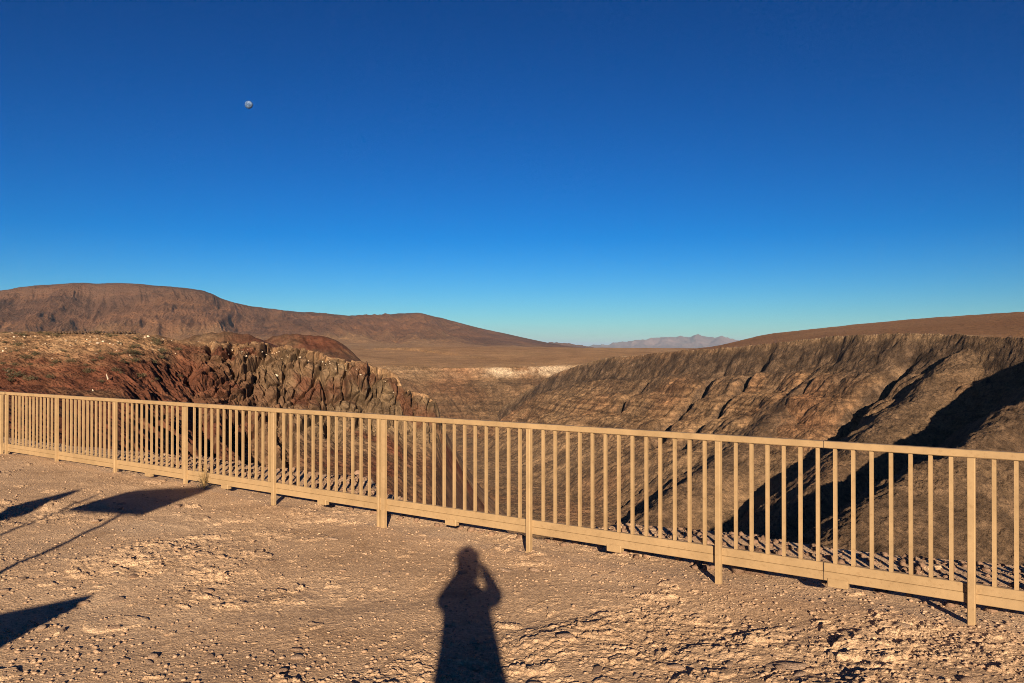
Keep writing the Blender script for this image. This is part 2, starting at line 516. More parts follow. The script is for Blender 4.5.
FW = line([(-400, 372, 700), (100, 368, 780), (330, 366, 860), (400, 366, 880), (450, 368, 900), (500, 367, 915), (550, 366, 930), (590, 364, 960), (640, 360, 1000), (760, 358, 1100)])

GULLY = [line([(745, 346, 545), (700, 372, 520), (668, 400, 505), (651, 425, 490), (648, 450, 478)]),
         line([(785, 348, 518), (735, 388, 492), (690, 420, 470), (662, 444, 455)]),
         line([(850, 342, 462), (800, 380, 446), (770, 402, 436), (745, 424, 428)]),
         line([(930, 338, 415), (885, 375, 400), (850, 405, 390), (820, 440, 370)]),
         line([(655, 360, 610), (640, 380, 590), (610, 405, 565)])]
def canyon(x, y):
    r = np.hypot(x, y)
    wx = x + 9 * fbm2(x, y, 70, 4, 101) + 1.0 * fbm2(x, y, 12, 3, 105)
    wy = y + 9 * fbm2(x, y, 70, 4, 102) + 1.0 * fbm2(x, y, 12, 3, 106)
    beds = np.zeros_like(x); rock = np.zeros_like(x); flat = np.zeros_like(x); pale = np.zeros_like(x)
    floor = -82 + 6 * fbm2(x, y, 90, 5, 110) + 0.02 * np.maximum(0, r - 500)
    z = floor.copy()
    # near side below the viewpoint
    d, side, _ = poly_dist(x, y, edge_xy)
    out = np.where(side > 0, d, -d)
    zn = np.where(out < 0, -2.5 - 0.0 * out, -2.5 - 1.05 * out + 1.5 * fbm2(x, y, 10, 4, 112) * np.minimum(1, out / 8))
    zn = np.where(out < -40, -0.6, zn)
    # far head wall and plain
    d, side, par = poly_dist(wx, wy, FW)
    ch = np.interp(par, np.arange(len(FW)), FW[:, 2])
    front = side > 0
    g = ridged2(par * 55 + 0.15 * d, d * 0.25, 22, 4, 121)
    drop = np.where(d < 16, d * 0.95, 15.2 + (d - 16) * 0.36) - 7 * g * sstep(2, 45, d)
    zf = np.where(front, ch - drop, ch + np.minimum(d * 0.030, 15 + 0.004 * d) + 1.2 * fbm2(x, y, 60, 5, 123))
    up = zf > z
    beds = np.where(up & front, 0.7, beds); rock = np.where(up & front, 0.35 * sstep(0, 10, d), rock)
    flat = np.where(up & ~front, 1.0, flat); gold = np.where(up & ~front, 1.0, 0.0)
    pq = par + 0.35 * n2(x / 25, y / 25, 127)
    pk = sstep(4.3, 4.9, pq) * (1 - sstep(6.2, 6.9, pq))
    pale = np.where(up & front, sstep(-1, 2, d) * (1 - sstep(5, 16, d + 5 * n2(x / 9, y / 9, 128))) * (0.10 + 0.80 * pk), np.where(up, 0.2 * (1 - sstep(0, 12, d)), pale))
    z = np.maximum(z, zf)
    # right-hand wall with the plateau behind its rim
    d, side, par = poly_dist(wx, wy, W)
    ch = np.interp(par, np.arange(len(W)), W[:, 2])
    bs = np.interp(par, np.arange(len(W)), Wback)
    front = side > 0
    arc = np.interp(par, np.arange(len(W)), np.concatenate([[0], np.cumsum(np.hypot(*np.diff(W[:, :2], axis=0).T))]))
    g = ridged2(arc + 0.55 * d + 6 * fbm2(x, y, 40, 3, 130), d * 0.22, 34, 4, 131, 0.55)
    g2 = ridged2(arc + 0.4 * d, d * 0.12, 9, 3, 135)
    cw = 10 + 5 * fbm2(x, y, 60, 3, 143)
    drop = np.where(d < cw, d * 1.35, 1.35 * cw + (d - cw) * 0.575)
    # ledges
    drop = drop + 1.75 * np.sin(drop * 0.48 + 2.2 * fbm2(x, y, 50, 3, 137)) * sstep(4, 14, d) * (1 - sstep(70, 110, d))
    md = sstep(12, 26, d) * (1 - sstep(60, 90, d))
    g3 = ridged2(arc + 0.5 * d + 2 * fbm2(x, y, 12, 3, 146), d * 0.10, 7, 3, 147, 0.6)
    drop = drop + 3.2 * (0.5 - g) * sstep(12, 60, d) + 0.6 * (0.5 - g2) * sstep(3, 10, d) * (1 - sstep(14, 40, d)) + 1.9 * (0.4 - g3) * md
    cut = np.zeros_like(x)
    for gl_ in GULLY:
        dg, _, pg = poly_dist(x + 11 * fbm2(x, y, 34, 4, 141), y + 11 * fbm2(x, y, 34, 4, 142), gl_)
        cut = np.maximum(cut, np.exp(-(dg / 4.0) ** 2) * sstep(0.1, 1.0, pg) * (1 - sstep(len(gl_) - 1.4, len(gl_) - 1.0, pg)))
    drop = drop + 11.5 * cut
    plane = 0.098 * (np.minimum(x, 420) - 175) + 0.03 * np.maximum(0, x - 420) - 0.032 * np.maximum(0, y - 880)
    plane = np.maximum(plane + 6 * sstep(180, 260, x), -9)
    nb_ = np.exp(-d / 40)
    back = np.where(bs < -0.1, ch + bs * d, ch * nb_ + plane * (1 - nb_)) + 1.0 * fbm2(x, y, 70, 5, 139) * sstep(0, 30, d)
    zw = np.where(front, ch - drop, back)
    up = zw > z; gold = np.where(up, 0, gold)
    beds = np.where(up & front, 0.25 + 0.75 * sstep(10, 25, d) * (1 - sstep(75, 110, d)), np.where(up, 0, beds)); rock = np.where(up & front, np.maximum(sstep(0, 4, d) * (1 - 0.9 * sstep(14, 44, d + 26 * fbm2(x, y, 30, 4, 148))), np.maximum(sstep(0.1, 0.5, cut), 0.7 * sstep(9.5, 11.5, par) * (1 - sstep(60, 110, d)))), np.where(up, 0, rock))
    isflat = up & ~front & (bs > -0.1)
    flat = np.where(isflat, sstep(-1, 1.5, d), np.where(up, 0, flat)); pale = np.where(up, np.where(~front, 0.5 * (1 - sstep(0, 12, d)), 0), pale)
    z = np.maximum(z, zw)
    # spurs that run down from the rim
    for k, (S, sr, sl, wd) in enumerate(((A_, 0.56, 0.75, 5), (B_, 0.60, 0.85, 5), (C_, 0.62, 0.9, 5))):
        d, side, par = poly_dist(wx, wy, S)
        ch = np.interp(par, np.arange(len(S)), S[:, 2])
        right = side < 0
        arc = np.interp(par, np.arange(len(S)), np.concatenate([[0], np.cumsum(np.hypot(*np.diff(S[:, :2], axis=0).T))]))
        dd = np.sqrt(d * d + wd * wd) - wd
        g = ridged2(arc - 0.3 * d, d * 0.2, 26, 4, 150 + k * 9, 0.5)
        zs = ch - dd * np.where(right, sr, sl) + 4.0 * g * sstep(2, 30, d) + 2.2 * fbm2(x, y, 16, 4, 170 + k)
        up = zs > z
        beds = np.where(up, 0.35, beds); flat = np.where(up, 0, flat); pale = np.where(up, 0, pale)
        rock = np.where(up, np.maximum(0.8 * (1 - sstep(3, 22, d)), (0.1, 0.5, 0.75)[k]), rock)  # nearest spur: flank darkness of grazing light is put into the colour
        z = np.maximum(z, zs)
    z = np.where(out > 0, np.maximum(z, zn), np.minimum(zn, np.where(out < -40, zn, zn)))
    # small relief everywhere
    steep = 1 - flat
    z = z + steep * (1.25 * (ridged2(x, y, 13, 5, 181, 0.6) - 0.4) + 0.7 * ridged2(x, y, 3.6, 3, 185)) * sstep(60, 200, r) + 0.35 * fbm2(x, y, 9, 4, 187) * sstep(60, 200, r)
    # far plain falls gently away
    far = sstep(1300, 2200, r)
    plain = -9 - 0.0048 * np.maximum(0, r - 1300) + 3 * fbm2(x, y, 900, 4, 191)
    z = z * (1 - far) + plain * far
    flat = np.maximum(flat, far)
    return z, beds, rock, flat, pale, np.maximum(gold, far)

rrc = np.concatenate([np.geomspace(6, 150, 130)[:-1], np.geomspace(150, 300, 330)[:-1], np.geomspace(300, 1000, 620)[:-1], np.geomspace(1000, 2500, 90)[:-1], np.geomspace(2500, 120000, 40)])
pxc = np.concatenate([np.linspace(-700, 340, 260)[:-1], np.linspace(340, 1060, 1100), np.linspace(1060, 1900, 160)[1:]])
azc = np.arctan((pxc - CX) / F)
azc = np.concatenate([np.linspace(-math.pi, azc[0], 60)[:-1], azc, np.linspace(azc[-1], math.pi, 60)[1:]])
RR, AA = np.meshgrid(rrc, azc, indexing='ij')
X, Y = RR * np.sin(AA), RR * np.cos(AA)
cz, beds, rock, flat, pale, gold = canyon(X, Y)
c_me = grid_mesh('canyon', np.stack([X, Y, cz], -1))
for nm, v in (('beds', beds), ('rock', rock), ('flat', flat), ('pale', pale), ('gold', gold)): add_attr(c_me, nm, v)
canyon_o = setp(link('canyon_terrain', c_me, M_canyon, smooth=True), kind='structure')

# ------------------------------------------------------------------ lofts
def loft(cols, npx, nrow, row_w=None):
    """cols: {px: [(py, Z), ...]} same number of rows -> px, py, Z grids"""
    xs = np.array(sorted(cols)); nr = len(cols[xs[0]])
    A = np.array([cols[x] for x in xs], float)           # cols, rows, 2
    xx = npx if isinstance(npx, np.ndarray) else np.linspace(xs[0], xs[-1], npx)
    yy = np.stack([cubic(xs, A[:, r, 0], xx) for r in range(nr)])
    zz = np.stack([cubic(xs, A[:, r, 1], xx) for r in range(nr)])
    w = row_w or [1] * (nr - 1)
    tt = np.concatenate([[0], np.cumsum(w)]).astype(float)
    t = np.concatenate([np.linspace(tt[i], tt[i + 1], int(nrow * w[i] / tt[-1]) + 2)[:-1] for i in range(nr - 1)] + [[tt[-1]]])
    PY = np.empty((len(t), len(xx))); ZZ = np.empty_like(PY)
    for j in range(len(xx)):
        PY[:, j] = cubic(tt, yy[:, j], t); ZZ[:, j] = cubic(tt, zz[:, j], t)
    PX = np.repeat(xx[None], len(t), 0)
    return PX, PY, ZZ, np.interp(t, tt, np.arange(nr))

def to_world(PX, PY, ZZ):
    return np.stack([(PX - CX) / F * ZZ, ZZ, EYE + (HY - PY) / F * ZZ], -1)

def grid_normals(G):
    du = np.gradient(G, axis=1); dv = np.gradient(G, axis=0)
    n = np.cross(du, dv)
    n /= np.linalg.norm(n, axis=-1, keepdims=True) + 1e-9
    s = np.sign((n * -G).sum(-1, keepdims=True)); s[s == 0] = 1
    return n * s

# the rocky spur on the left
def back(py, Z):                                       # two hidden rows behind the crest
    h = (HY - py) / F * Z
    return [(HY - (h - 26) * F / (Z + 75), Z + 75), (HY - (h - 1.2) * F / (Z + 22), Z + 22)]
spur = {
    -420: [(331, 140), (342, 112), (358, 92), (376, 76), (396, 62), (426, 46), (465, 34), (530, 26)],
    -150: [(332, 140), (343, 115), (360, 98), (378, 86), (398, 72), (428, 55), (468, 40), (530, 31)],
    0: [(332.5, 140), (345, 118), (362, 104), (380, 94), (400, 80), (430, 62), (470, 46), (530, 36)],
    60: [(332.5, 141), (345, 120), (362, 108), (380, 99), (400, 88), (430, 70), (470, 53), (530, 40)],
    120: [(333.5, 142), (345, 123), (362, 113), (380, 106), (400, 97), (430, 82), (470, 62), (530, 46)],
    150: [(336, 143), (346, 130), (362, 120), (381, 113), (401, 105), (431, 90), (470, 72), (530, 53)],
    180: [(341, 145), (348, 137), (363, 129), (382, 122), (402, 115), (432, 101), (470, 82), (530, 61)],
    240: [(345, 150), (352, 145), (368, 140), (388, 136), (408, 130), (438, 118), (475, 98), (540, 75)],
    300: [(350, 153), (357, 149), (373, 146), (393, 144), (412, 141), (440, 131), (480, 110), (545, 82)],
    350: [(362, 156), (368, 153), (382, 151), (400, 149.5), (418, 147), (443, 138), (485, 116), (550, 88)],
    380: [(368, 158), (375, 156), (389, 154.5), (405, 153), (421, 151), (445, 143), (490, 120), (555, 92)],
    397: [(375, 160), (381, 158), (393, 156.5), (408, 155), (424, 153.5), (447, 146), (493, 123), (558, 94)],
    405: [(391, 161), (394, 159.5), (401, 158), (412, 157), (425, 155.5), (448, 149), (495, 126), (560, 96)],
    416: [(393.5, 162.5), (396.5, 161.3), (403.5, 160), (413.5, 159), (425.8, 157.4), (449, 151.5), (497, 128.5), (562, 98.5)],
    429: [(396, 164), (399, 163), (406, 162), (415, 161), (427, 159.5), (450, 154), (500, 131), (565, 101)],
    436: [(406, 167), (408, 166), (413, 165), (420, 164), (430, 163), (452, 158), (502, 136), (570, 106)],
    441: [(425, 168.5), (427, 168), (430, 167.3), (434, 166.5), (440, 165.5), (458, 160.5), (505, 138.5), (572, 108)],
    455: [(455, 171), (457, 170.3), (460, 169.3), (464, 168), (469, 166.5), (480, 162), (515, 142), (578, 111)],
    480: [(498, 172), (500, 171), (503, 169.5), (507, 168), (512, 166), (520, 160), (545, 144), (592, 116)],
    520: [(545, 165), (547, 164), (550, 162.5), (554, 161), (558, 159), (565, 154), (582, 140), (612, 118)],
    560: [(590, 160), (592, 159), (595, 157.5), (598, 156), (602, 154), (607, 150), (618, 138), (635, 119)],
}
spur = {k: back(*v[0]) + v for k, v in spur.items()}
sx = np.concatenate([np.linspace(-420, -30, 120)[:-1], np.linspace(-30, 470, 930)[:-1], np.linspace(470, 560, 60)])
PX, PY, ZZ, t = loft(spur, sx, 640, [0.25, 0.25, 0.9, 1.2, 1.3, 1.2, 1.2, 1.0, 0.5])
G = to_world(PX, PY, ZZ)
N = grid_normals(G)
u, v = G[..., 0], G[..., 2] * 1.0                      # metres across and up
seg = np.linalg.norm(np.diff(G, axis=0), axis=-1)
i0 = int(np.argmin(np.abs(t - 2.0)))
wl = np.concatenate([np.zeros((1, G.shape[1])), np.cumsum(seg, 0)], 0); wl = wl - wl[i0]      # metres down the face from the crest
from_up = np.array([0.06, -0.93, 0.36])
yy = G[..., 1]
front = sstep(1.95, 2.25, t)[:, None]
cliff = sstep(175, 235, PX + 25 * n2(u * .08, v * .15, 300)) * (1 - sstep(425, 445, PY - 8 * n2(u * .1, v * .1, 301)))     # the olive cliff end
redz = sstep(90, 170, PX) * (1 - sstep(265, 330, PX)) * sstep(352, 366, PY)
disp = 0.9 * fbm2(u + yy * .5, v * 1.4 + yy * .3, 12, 5, 310) * front
# vertical joints between rock columns
jw = 1.2 * fbm2(u, v, 6, 4, 320)
f1, f2, idv = cell2((u + 0.8 * jw) * 0.27 + 0.02 * wl, (wl + jw) * 0.075, 321)
blk = sstep(0.0, 0.20, f2 - f1)
f1b, f2b, idb = cell2((u + jw) * 0.75, (wl + 1.5 * jw) * 0.34, 322)
blkb = sstep(0.0, 0.25, f2b - f1b)
disp = disp + cliff * front * (2.6 * blk * (0.45 + 0.9 * idv) - 1.6 + 1.5 * blkb * (0.25 + idb) - 0.8)
# tilted red beds: long ribs that dip to the right
ru, rv = u * 0.62 + wl * 0.78, u * 0.78 - wl * 0.62
rib = ridged2(ru * 0.20 + 60, rv + 1.6 * n2(u * .2, wl * .2, 331), 4.2, 4, 330, 0.6)
disp = disp + redz * front * (2.0 * (rib - 0.3) + 0.8 * ridged2(ru * .3, rv, 1.3, 3, 336) + 0.9 * fbm2(u, wl, 5, 4, 337))
# big hollows that hold shadow below the red beds and the cliff
for hx, hy, wx_, hy_, dep in ((257, 452, 19, 40, 7.5), (205, 440, 9, 34, 4.0), (235, 436, 9, 22, 4.5), (283, 440, 8, 34, 4), (155, 415, 14, 12, 2.2), (12, 385, 46, 3.2, 2.6), (212, 354, 5, 8, 2.2), (330, 425, 6, 22, 2.5), (358, 470, 6, 9, 2.0)):
    q = ((PX + 5 * n2(u * .3, v * .3, 341) - hx - 0.35 * (PY - hy)) / wx_) ** 2 + ((PY - hy) / hy_) ** 2
    disp = disp - dep * np.exp(-q ** 2)
slope_left = front * (1 - np.maximum(cliff, redz))
gl = ridged2(u * 0.9 + v * 1.5, yy * 0.5, 9, 4, 350)
disp = disp + slope_left * (0.7 * gl + 0.55 * ridged2(u, yy, 2.4, 4, 352))
disp = disp + (0.30 * fbm2(u * 1.0, v * 1.0 + yy * .6, 1.6, 4, 355) + 0.38 * ridged2(u, wl, 1.3, 3, 356)) * front
disp = disp * sstep(452, 425, PX + 0 * PY)
# keep the crest line: fade the big displacements close to it
fade = 0.25 + 0.75 * sstep(2.0, 2.8, t)[:, None]
G = G + (0.35 * N + 0.65 * from_up) * (disp * fade)[..., None]
# jagged crest
cr = np.exp(-((t - 2.05) / 0.45) ** 2)[:, None]
G[..., 2] += cr * (0.7 * fbm2(u, yy, 3.5, 4, 360) + 0.35 * np.maximum(0, n2(u * 1.1, yy * 0.3, 361))) * sstep(-40, 120, PX)
s_me = grid_mesh('spur', G)
olive = sstep(170, 330, PX + 75 * fbm2(u, wl, 14, 4, 370)) * (1 - 0.6 * sstep(430, 470, PY))
olive = np.clip(olive - 0.75 * sstep(0.05, 0.4, fbm2(u, wl, 9, 4, 374)), 0, 1)
rowtop = 1 - sstep(2.35, 3.1, t + 0.35 * 0)[:, None]
lefttop = (1 - sstep(345, 372, PY + 16 * n2(u * .05, yy * .05, 372) + 6 * n2(u * .3, yy * .3, 373))) * (1 - sstep(150, 190, PX))
topm = np.clip(np.maximum(rowtop * sstep(120, 200, PX), lefttop), 0, 1)
add_attr(s_me, 'olive', olive); add_attr(s_me, 'top', topm)
spur_o = setp(link('rock_spur', s_me, M_spur, smooth=True), kind='structure')

# red mounds behind the spur
def mound(name, cols_, seed, amp):
    PX, PY, ZZ, t = loft(cols_, 420, 110)
    G = to_world(PX, PY, ZZ)
    N = grid_normals(G)
    u, v, yy = G[..., 0], G[..., 2], G[..., 1]
    d = amp * (fbm2(u, yy * .6 + v, 22, 5, seed) + 0.6 * ridged2(u + v, yy * .4, 9, 4, seed + 5))
    G = G + N * (d * (0.35 + 0.65 * sstep(1.6, 3.2, t))[:, None])[..., None]
    me = grid_mesh(name, G)
    add_attr(me, 'olive', np.clip(0.25 + 0.5 * n2(u * .05, yy * .05, seed + 9), 0, 1)); add_attr(me, 'top', np.zeros(PX.shape))
    return setp(link('hill', me, M_spur, smooth=True), kind='structure')
def mcols(sky_, Zc, base, Zb):
    out = {}
    for px, py in sky_:
        out[px] = [(py + 22, Zc + 90), (py + 3, Zc + 25), (py, Zc), (py + (base - py) * .35, Zc - (Zc - Zb) * .25), (py + (base - py) * .7, Zc - (Zc - Zb) * .6), (base, Zb), (base + 25, Zb - 30)]
    return out
mound('red_mound', mcols([(120, 362), (165, 350), (185, 340), (200, 335.5), (225, 333.5), (246, 335), (258, 340), (275, 347), (300, 356)], 250, 366, 205), 400, 2.6)
mound('brown_mound', mcols([(225, 366), (250, 350), (268, 341), (285, 336.5), (300, 335), (318, 336), (334, 340), (344, 346), (352, 354), (360, 363), (374, 376)], 310, 380, 245), 420, 2.8)

# ------------------------------------------------------------------ mountain with the plain at its foot
msky = [(-900, 318), (-400, 303), (-150, 297), (0, 290.5), (30, 286), (60, 283.8), (100, 283), (130, 283.8), (165, 286.5), (185, 288.5), (203, 291), (212, 294), (224, 299.5), (240, 304.5), (270, 309), (300, 312), (330, 314.2), (355, 315.8), (380, 315.3),
        (400, 313.6), (420, 313.4), (437, 317), (455, 322), (480, 328), (505, 333.5), (530, 339), (555, 344), (580, 347.3), (610, 349.6), (660, 351.5), (760, 352)]
mc = {}
for px, py in msky:
    k = float(np.interp(px, [-400, 200, 420, 600], [3000, 3200, 4200, 4800]))
    b = float(np.interp(px, [-400, 0, 350, 500, 610, 760], [343, 344, 343, 347, 351.5, 352.5]))
    zb = float(np.interp(px, [-400, 200, 420, 600], [2250, 2350, 2700, 3200]))
    pl = float(np.interp(px, [-400, 380, 600, 760], [353, 353, 354, 355]))
    mc[px] = [(py + 20, k + 900), (py, k), (py + (b - py) * .18, k - (k - zb) * .12), (py + (b - py) * .6, k - (k - zb) * .55), (b, zb), (pl, 1500), (366, 985), (378, 930)]
mx = np.concatenate([np.linspace(-900, -40, 160)[:-1], np.linspace(-40, 660, 1050)[:-1], np.linspace(660, 760, 20)])
PX, PY, ZZ, t = loft(mc, mx, 420, [0.3, 0.6, 1.3, 1.0, 0.8, 0.8, 0.3])
G = to_world(PX, PY, ZZ)
u, yy, v = G[..., 0], G[..., 1], G[..., 2]
mt = (0.08 + 0.92 * sstep(1.0, 2.1, t)) [:, None] * sstep(0.5, 1.0, t)[:, None] * (1 - sstep(3.2, 4.3, t)[:, None])
rel = sstep(2, 30, np.interp(PX[0], [p for p, _ in msky], [344 - q for _, q in msky]))[None]
wv = 60 * fbm2(u, yy, 400, 3, 500)
G[..., 2] += mt * rel * (58 * (ridged2(u + 0.30 * yy + wv, yy * 0.13, 240, 6, 501, 0.55) - 0.35) + 12 * fbm2(u, yy * .4, 70, 5, 505))
G[..., 2] += sstep(3.6, 4.6, t)[:, None] * (1 - sstep(6.5, 7, t)[:, None]) * 2.0 * fbm2(u, yy, 130, 5, 507)
G[..., 2] += np.exp(-((t - 1) / .3) ** 2)[:, None] * rel * 5 * fbm2(u, yy, 120, 5, 509)
m_me = grid_mesh('mountain', G)
add_attr(m_me, 'cap', 0.8 * (1 - sstep(0.9, 3.0, t + 0.0)[:, None]) * np.ones(PX.shape))
add_attr(m_me, 'plain', sstep(3.0, 4.3, t[:, None] + 0.5 * n2(u / 200, yy / 200, 511)))
setp(link('mountain', m_me, M_mount, smooth=True), kind='structure')

def range_(name, sky_, Z0, base, seed, mat_, rough):
    d = {}
    for px, py in sky_:
        d[px] = [(base + 1, Z0 * 1.18), (py, Z0), (py + (base - py) * .55, Z0 * .93), (base + 0.6, Z0 * .84)]
    PX, PY, ZZ, t = loft(d, 360, 70)
    G = to_world(PX, PY, ZZ)
    u, yy = G[..., 0], G[..., 1]
    H = Z0 * 12 / F
    G[..., 2] += H * rough * sstep(0.4, 1.0, t)[:, None] * (1 - sstep(2.5, 3, t)[:, None]) * (ridged2(u, yy * .4, Z0 * .025, 5, seed) - 0.4)
    me = grid_mesh(name, G)
    add_attr(me, 'cap', np.zeros(PX.shape)); add_attr(me, 'plain', np.zeros(PX.shape))
    return setp(link(name, me, mat_, smooth=True), kind='structure')
range_('hills', [(500, 349), (530, 344), (550, 343.2), (565, 344), (574, 345.2), (585, 347), (600, 349.3), (625, 350.5), (650, 352)], 9000, 352, 601, M_mount, 0.25)
M_far = mat_simple('pale_desert_mountain', (0.19, 0.125, 0.118), 0.95, 0.25, 0.0006, 0, 0.05)
range_('distant_mountains', [(531, 351), (561, 348.2), (581, 347), (606, 345), (623, 342.8), (636, 341.5), (651, 339.6), (663, 338.2), (679, 337.5), (689, 337.8), (696, 335.6), (703, 336.6), (713, 338.5), (720, 337.2), (727, 339), (741, 342), (781, 347), (821, 351)],
       25000, 351.5, 611, M_far, 0.3)

# ------------------------------------------------------------------ air
hz = NT('air')
hz.t.nodes.remove(hz.b)
pv = hz.t.nodes.new('ShaderNodeVolumePrincipled')
pv.inputs['Color'].default_value = (0.50, 0.72, 1.0, 1)
pv.inputs['Density'].default_value = 0.000022
pv.inputs['Anisotropy'].default_value = 0.0
hz.L(pv.outputs['Volume'], hz.t.nodes['Material Output'].inputs['Volume'])
bm = bmesh.new()
box_bm(bm, (0, 0, -150), (260000, 260000, 1060))
setp(bm_obj('haze', bm, hz.m), kind='stuff')

# ------------------------------------------------------------------ the fence
M_fence = None
def mat_fence():
    n = NT('tan_painted_steel')
    v = n.mapping((1.5, 1.5, 1.5))
    c = n.ramp(n.noise(2.2, 6, 0.65), [(0.3, (0.289, 0.199, 0.106)), (0.7, (0.329, 0.227, 0.123))])
    sp = n.ramp(n.noise(30, 6, 0.75), [(0.30, (0.72, 0.66, 0.60)), (0.46, (1, 1, 1))])
    c = n.mix(0.7, c, sp, 'MULTIPLY')
    fade_ = n.ramp(n.noise(5.0, 6, 0.7), [(0.35, (0.86, 0.85, 0.84)), (0.55, (1, 1, 1)), (0.7, (1.08, 1.07, 1.06))])
    c = n.mix(1.0, c, fade_, 'MULTIPLY')
    chip = n.ramp(n.noise(90, 4, 0.6), [(0.70, 0.0), (0.73, 0.7)])
    c = n.mix(chip, c, (0.13, 0.075, 0.04))
    n.b.inputs['Specular IOR Level'].default_value = 0.25
    return n.done(c, n.bump(n.noise(180, 3, 0.5), 0.0008, 0.3), 0.62)
M_fence = mat_fence()

fdv, fnv, zv = Vector((FD[0], FD[1], 0)), Vector((-FN[0], -FN[1], 0)), Vector((0, 0, 1))   # along, towards the camera, up
axes = (fdv, fnv, zv)
def fp(t, n=0.0, z=0.0): return Vector((FA[0] + FD[0] * t - FN[0] * n, FA[1] + FD[1] * t - FN[1] * n, z))

def fence_section(root, tpost, tstart, tend, zfun, step=0.1165, gap_ends=True):
    al = Vector((FD[0], FD[1], rl[0])).normalized()
    upv = al.cross(fnv).normalized()
    if upv.z < 0: upv = -upv
    rax = (al, fnv, upv)
    loc = root.location
    def at(t, n, z): return fp(t, n, z) - loc
    L = tend - tstart; tm = (tstart + tend) / 2
    # rails
    bm = bmesh.new(); box_bm(bm, at(tm, 0, zfun(tm) - 0.024), (L, 0.056, 0.048), rax)
    bm_obj('top_rail', bm, M_fence, root, 0.005)
    bm = bmesh.new(); box_bm(bm, at(tm, 0, zfun(tm) - 0.876), (L, 0.046, 0.060), rax)
    bm_obj('bottom_rail', bm, M_fence, root, 0.004)
    bm = bmesh.new(); box_bm(bm, at(tm, 0.006, zfun(tm) - 0.937), (L, 0.046, 0.062), rax)
    bm_obj('skirt_board', bm, M_fence, root, 0.004)
    for t in tpost:
        zg = float(ground_z(np.array([fp(t).x]), np.array([fp(t).y]), False)[0]) - 0.05
        zt = zfun(t) - 0.046
        bm = bmesh.new(); box_bm(bm, at(t, 0.040, (zg + zt) / 2), (0.045, 0.045, zt - zg), axes)
        bm_obj('post', bm, M_fence, root, 0.004)
    keys = sorted([tstart, *tpost, tend])
    bal = []
    for a, b in zip(keys[:-1], keys[1:]):
        n = 14 if b - a > 1.2 else max(1, round((b - a) / step))
        if b - a < step * 0.9: continue
        for k in range(1, n): bal.append(a + (b - a) * k / n)
    return at, bal, rax

fence = empty('metal_fence', fp(post_t[3], 0, 0))
setp(fence, 'long tan metal fence with square posts and thin balusters along the canyon edge', 'fence')
t_left = post_t[-1] + 0.05
next_t = 2 * post_t[0] - post_t[1]
tposts = [next_t, *post_t.tolist()]
at, bal, rax = fence_section(fence, tposts, next_t - 0.4, t_left, rail_top)
bal.sort(key=lambda t: (t < fence_t(1034), t))
rng = random.Random(4)
def bal_bm(bm, t):
    zt, zb = rail_top(t) - 0.047, rail_top(t) - 0.848
    box_bm(bm, at(t + rng.uniform(-.002, .002), 0.0, (zt + zb) / 2), (0.0235, 0.0235, zt - zb), axes)
for t in bal[:100]:
    bm = bmesh.new(); bal_bm(bm, t); bm_obj('baluster', bm, M_fence, fence)
bm = bmesh.new()
for t in bal[100:]: bal_bm(bm, t)
if bal[100:]:
    o = bm_obj('baluster', bm, M_fence, fence); o['kind'] = 'stuff'
# thin second post beside the wide one, joint sleeves under the skirt board
tt = fence_t(379.0, 0.028)
zg = float(base_ground(np.array([fp(tt).x]), np.array([fp(tt).y]))[0]) - 0.03
bm = bmesh.new(); box_bm(bm, at(tt, 0.028, (rail_top(tt) - 0.047 + zg) / 2), (0.030, 0.036, rail_top(tt) - 0.047 - zg), axes)
bm_obj('post', bm, M_fence, fence, 0.003)
for px in (838, 615.5, 452.5, 324, 227, 150):
    t = fence_t(px)
    bm = bmesh.new(); box_bm(bm, at(t, 0.007, rail_top(t) - 0.978), (0.135, 0.055, 0.060), rax)
    bm_obj('foot', bm, M_fence, fence, 0.004)
M_dark = mat_simple('dark_seam', (0.05, 0.035, 0.025), 0.8)
t = fence_t(824.5)
bm = bmesh.new(); box_bm(bm, at(t, 0.0065, rail_top(t) - 0.907), (0.003, 0.049, 0.124), rax)
bm_obj('seam', bm, M_dark, fence)
for t in (fence_t(824.5), fence_t(455)):
    bm = bmesh.new(); box_bm(bm, at(t, 0.0, rail_top(t) - 0.024), (0.003, 0.058, 0.050), rax)
    bm_obj('seam', bm, M_dark, fence)

# the next fence length, just entering the frame at the left
fence2 = empty('metal_fence', fp(post_t[-1] + 0.25, 0, 0))
setp(fence2, 'pale yellowish fence length standing at the left frame edge past a narrow gap', 'fence')
M_fence2 = M_fence
at2, bal2, _ = fence_section(fence2, [post_t[-1] + 0.19, post_t[-1] + 1.9], post_t[-1] + 0.165, post_t[-1] + 1.93, rail_top)
for t in bal2:
    zt, zb = rail_top(t) - 0.047, rail_top(t) - 0.848
    bm = bmesh.new(); box_bm(bm, at2(t, 0, (zt + zb) / 2), (0.0235, 0.0235, zt - zb), axes)
    bm_obj('baluster', bm, M_fence, fence2)

# ------------------------------------------------------------------ what stands out of frame and throws its shadow into it
def shadow_src(px, py, y0):
    """point in the plane Y=y0 whose shadow falls on the ground seen at px, py"""
    Z = 5.0
    for _ in range(8):
        p = P(px, py, Z)
        zg = float(ground_z(np.array([p[0]]), np.array([p[1]]), False)[0])
        Z = (EYE - zg) * F / (py - HY)
    p = P(px, py, Z)
    k = (p[1] - y0) / Ldir.y
    return Vector((p[0] - Ldir.x * k, y0, p[2] - Ldir.z * k))

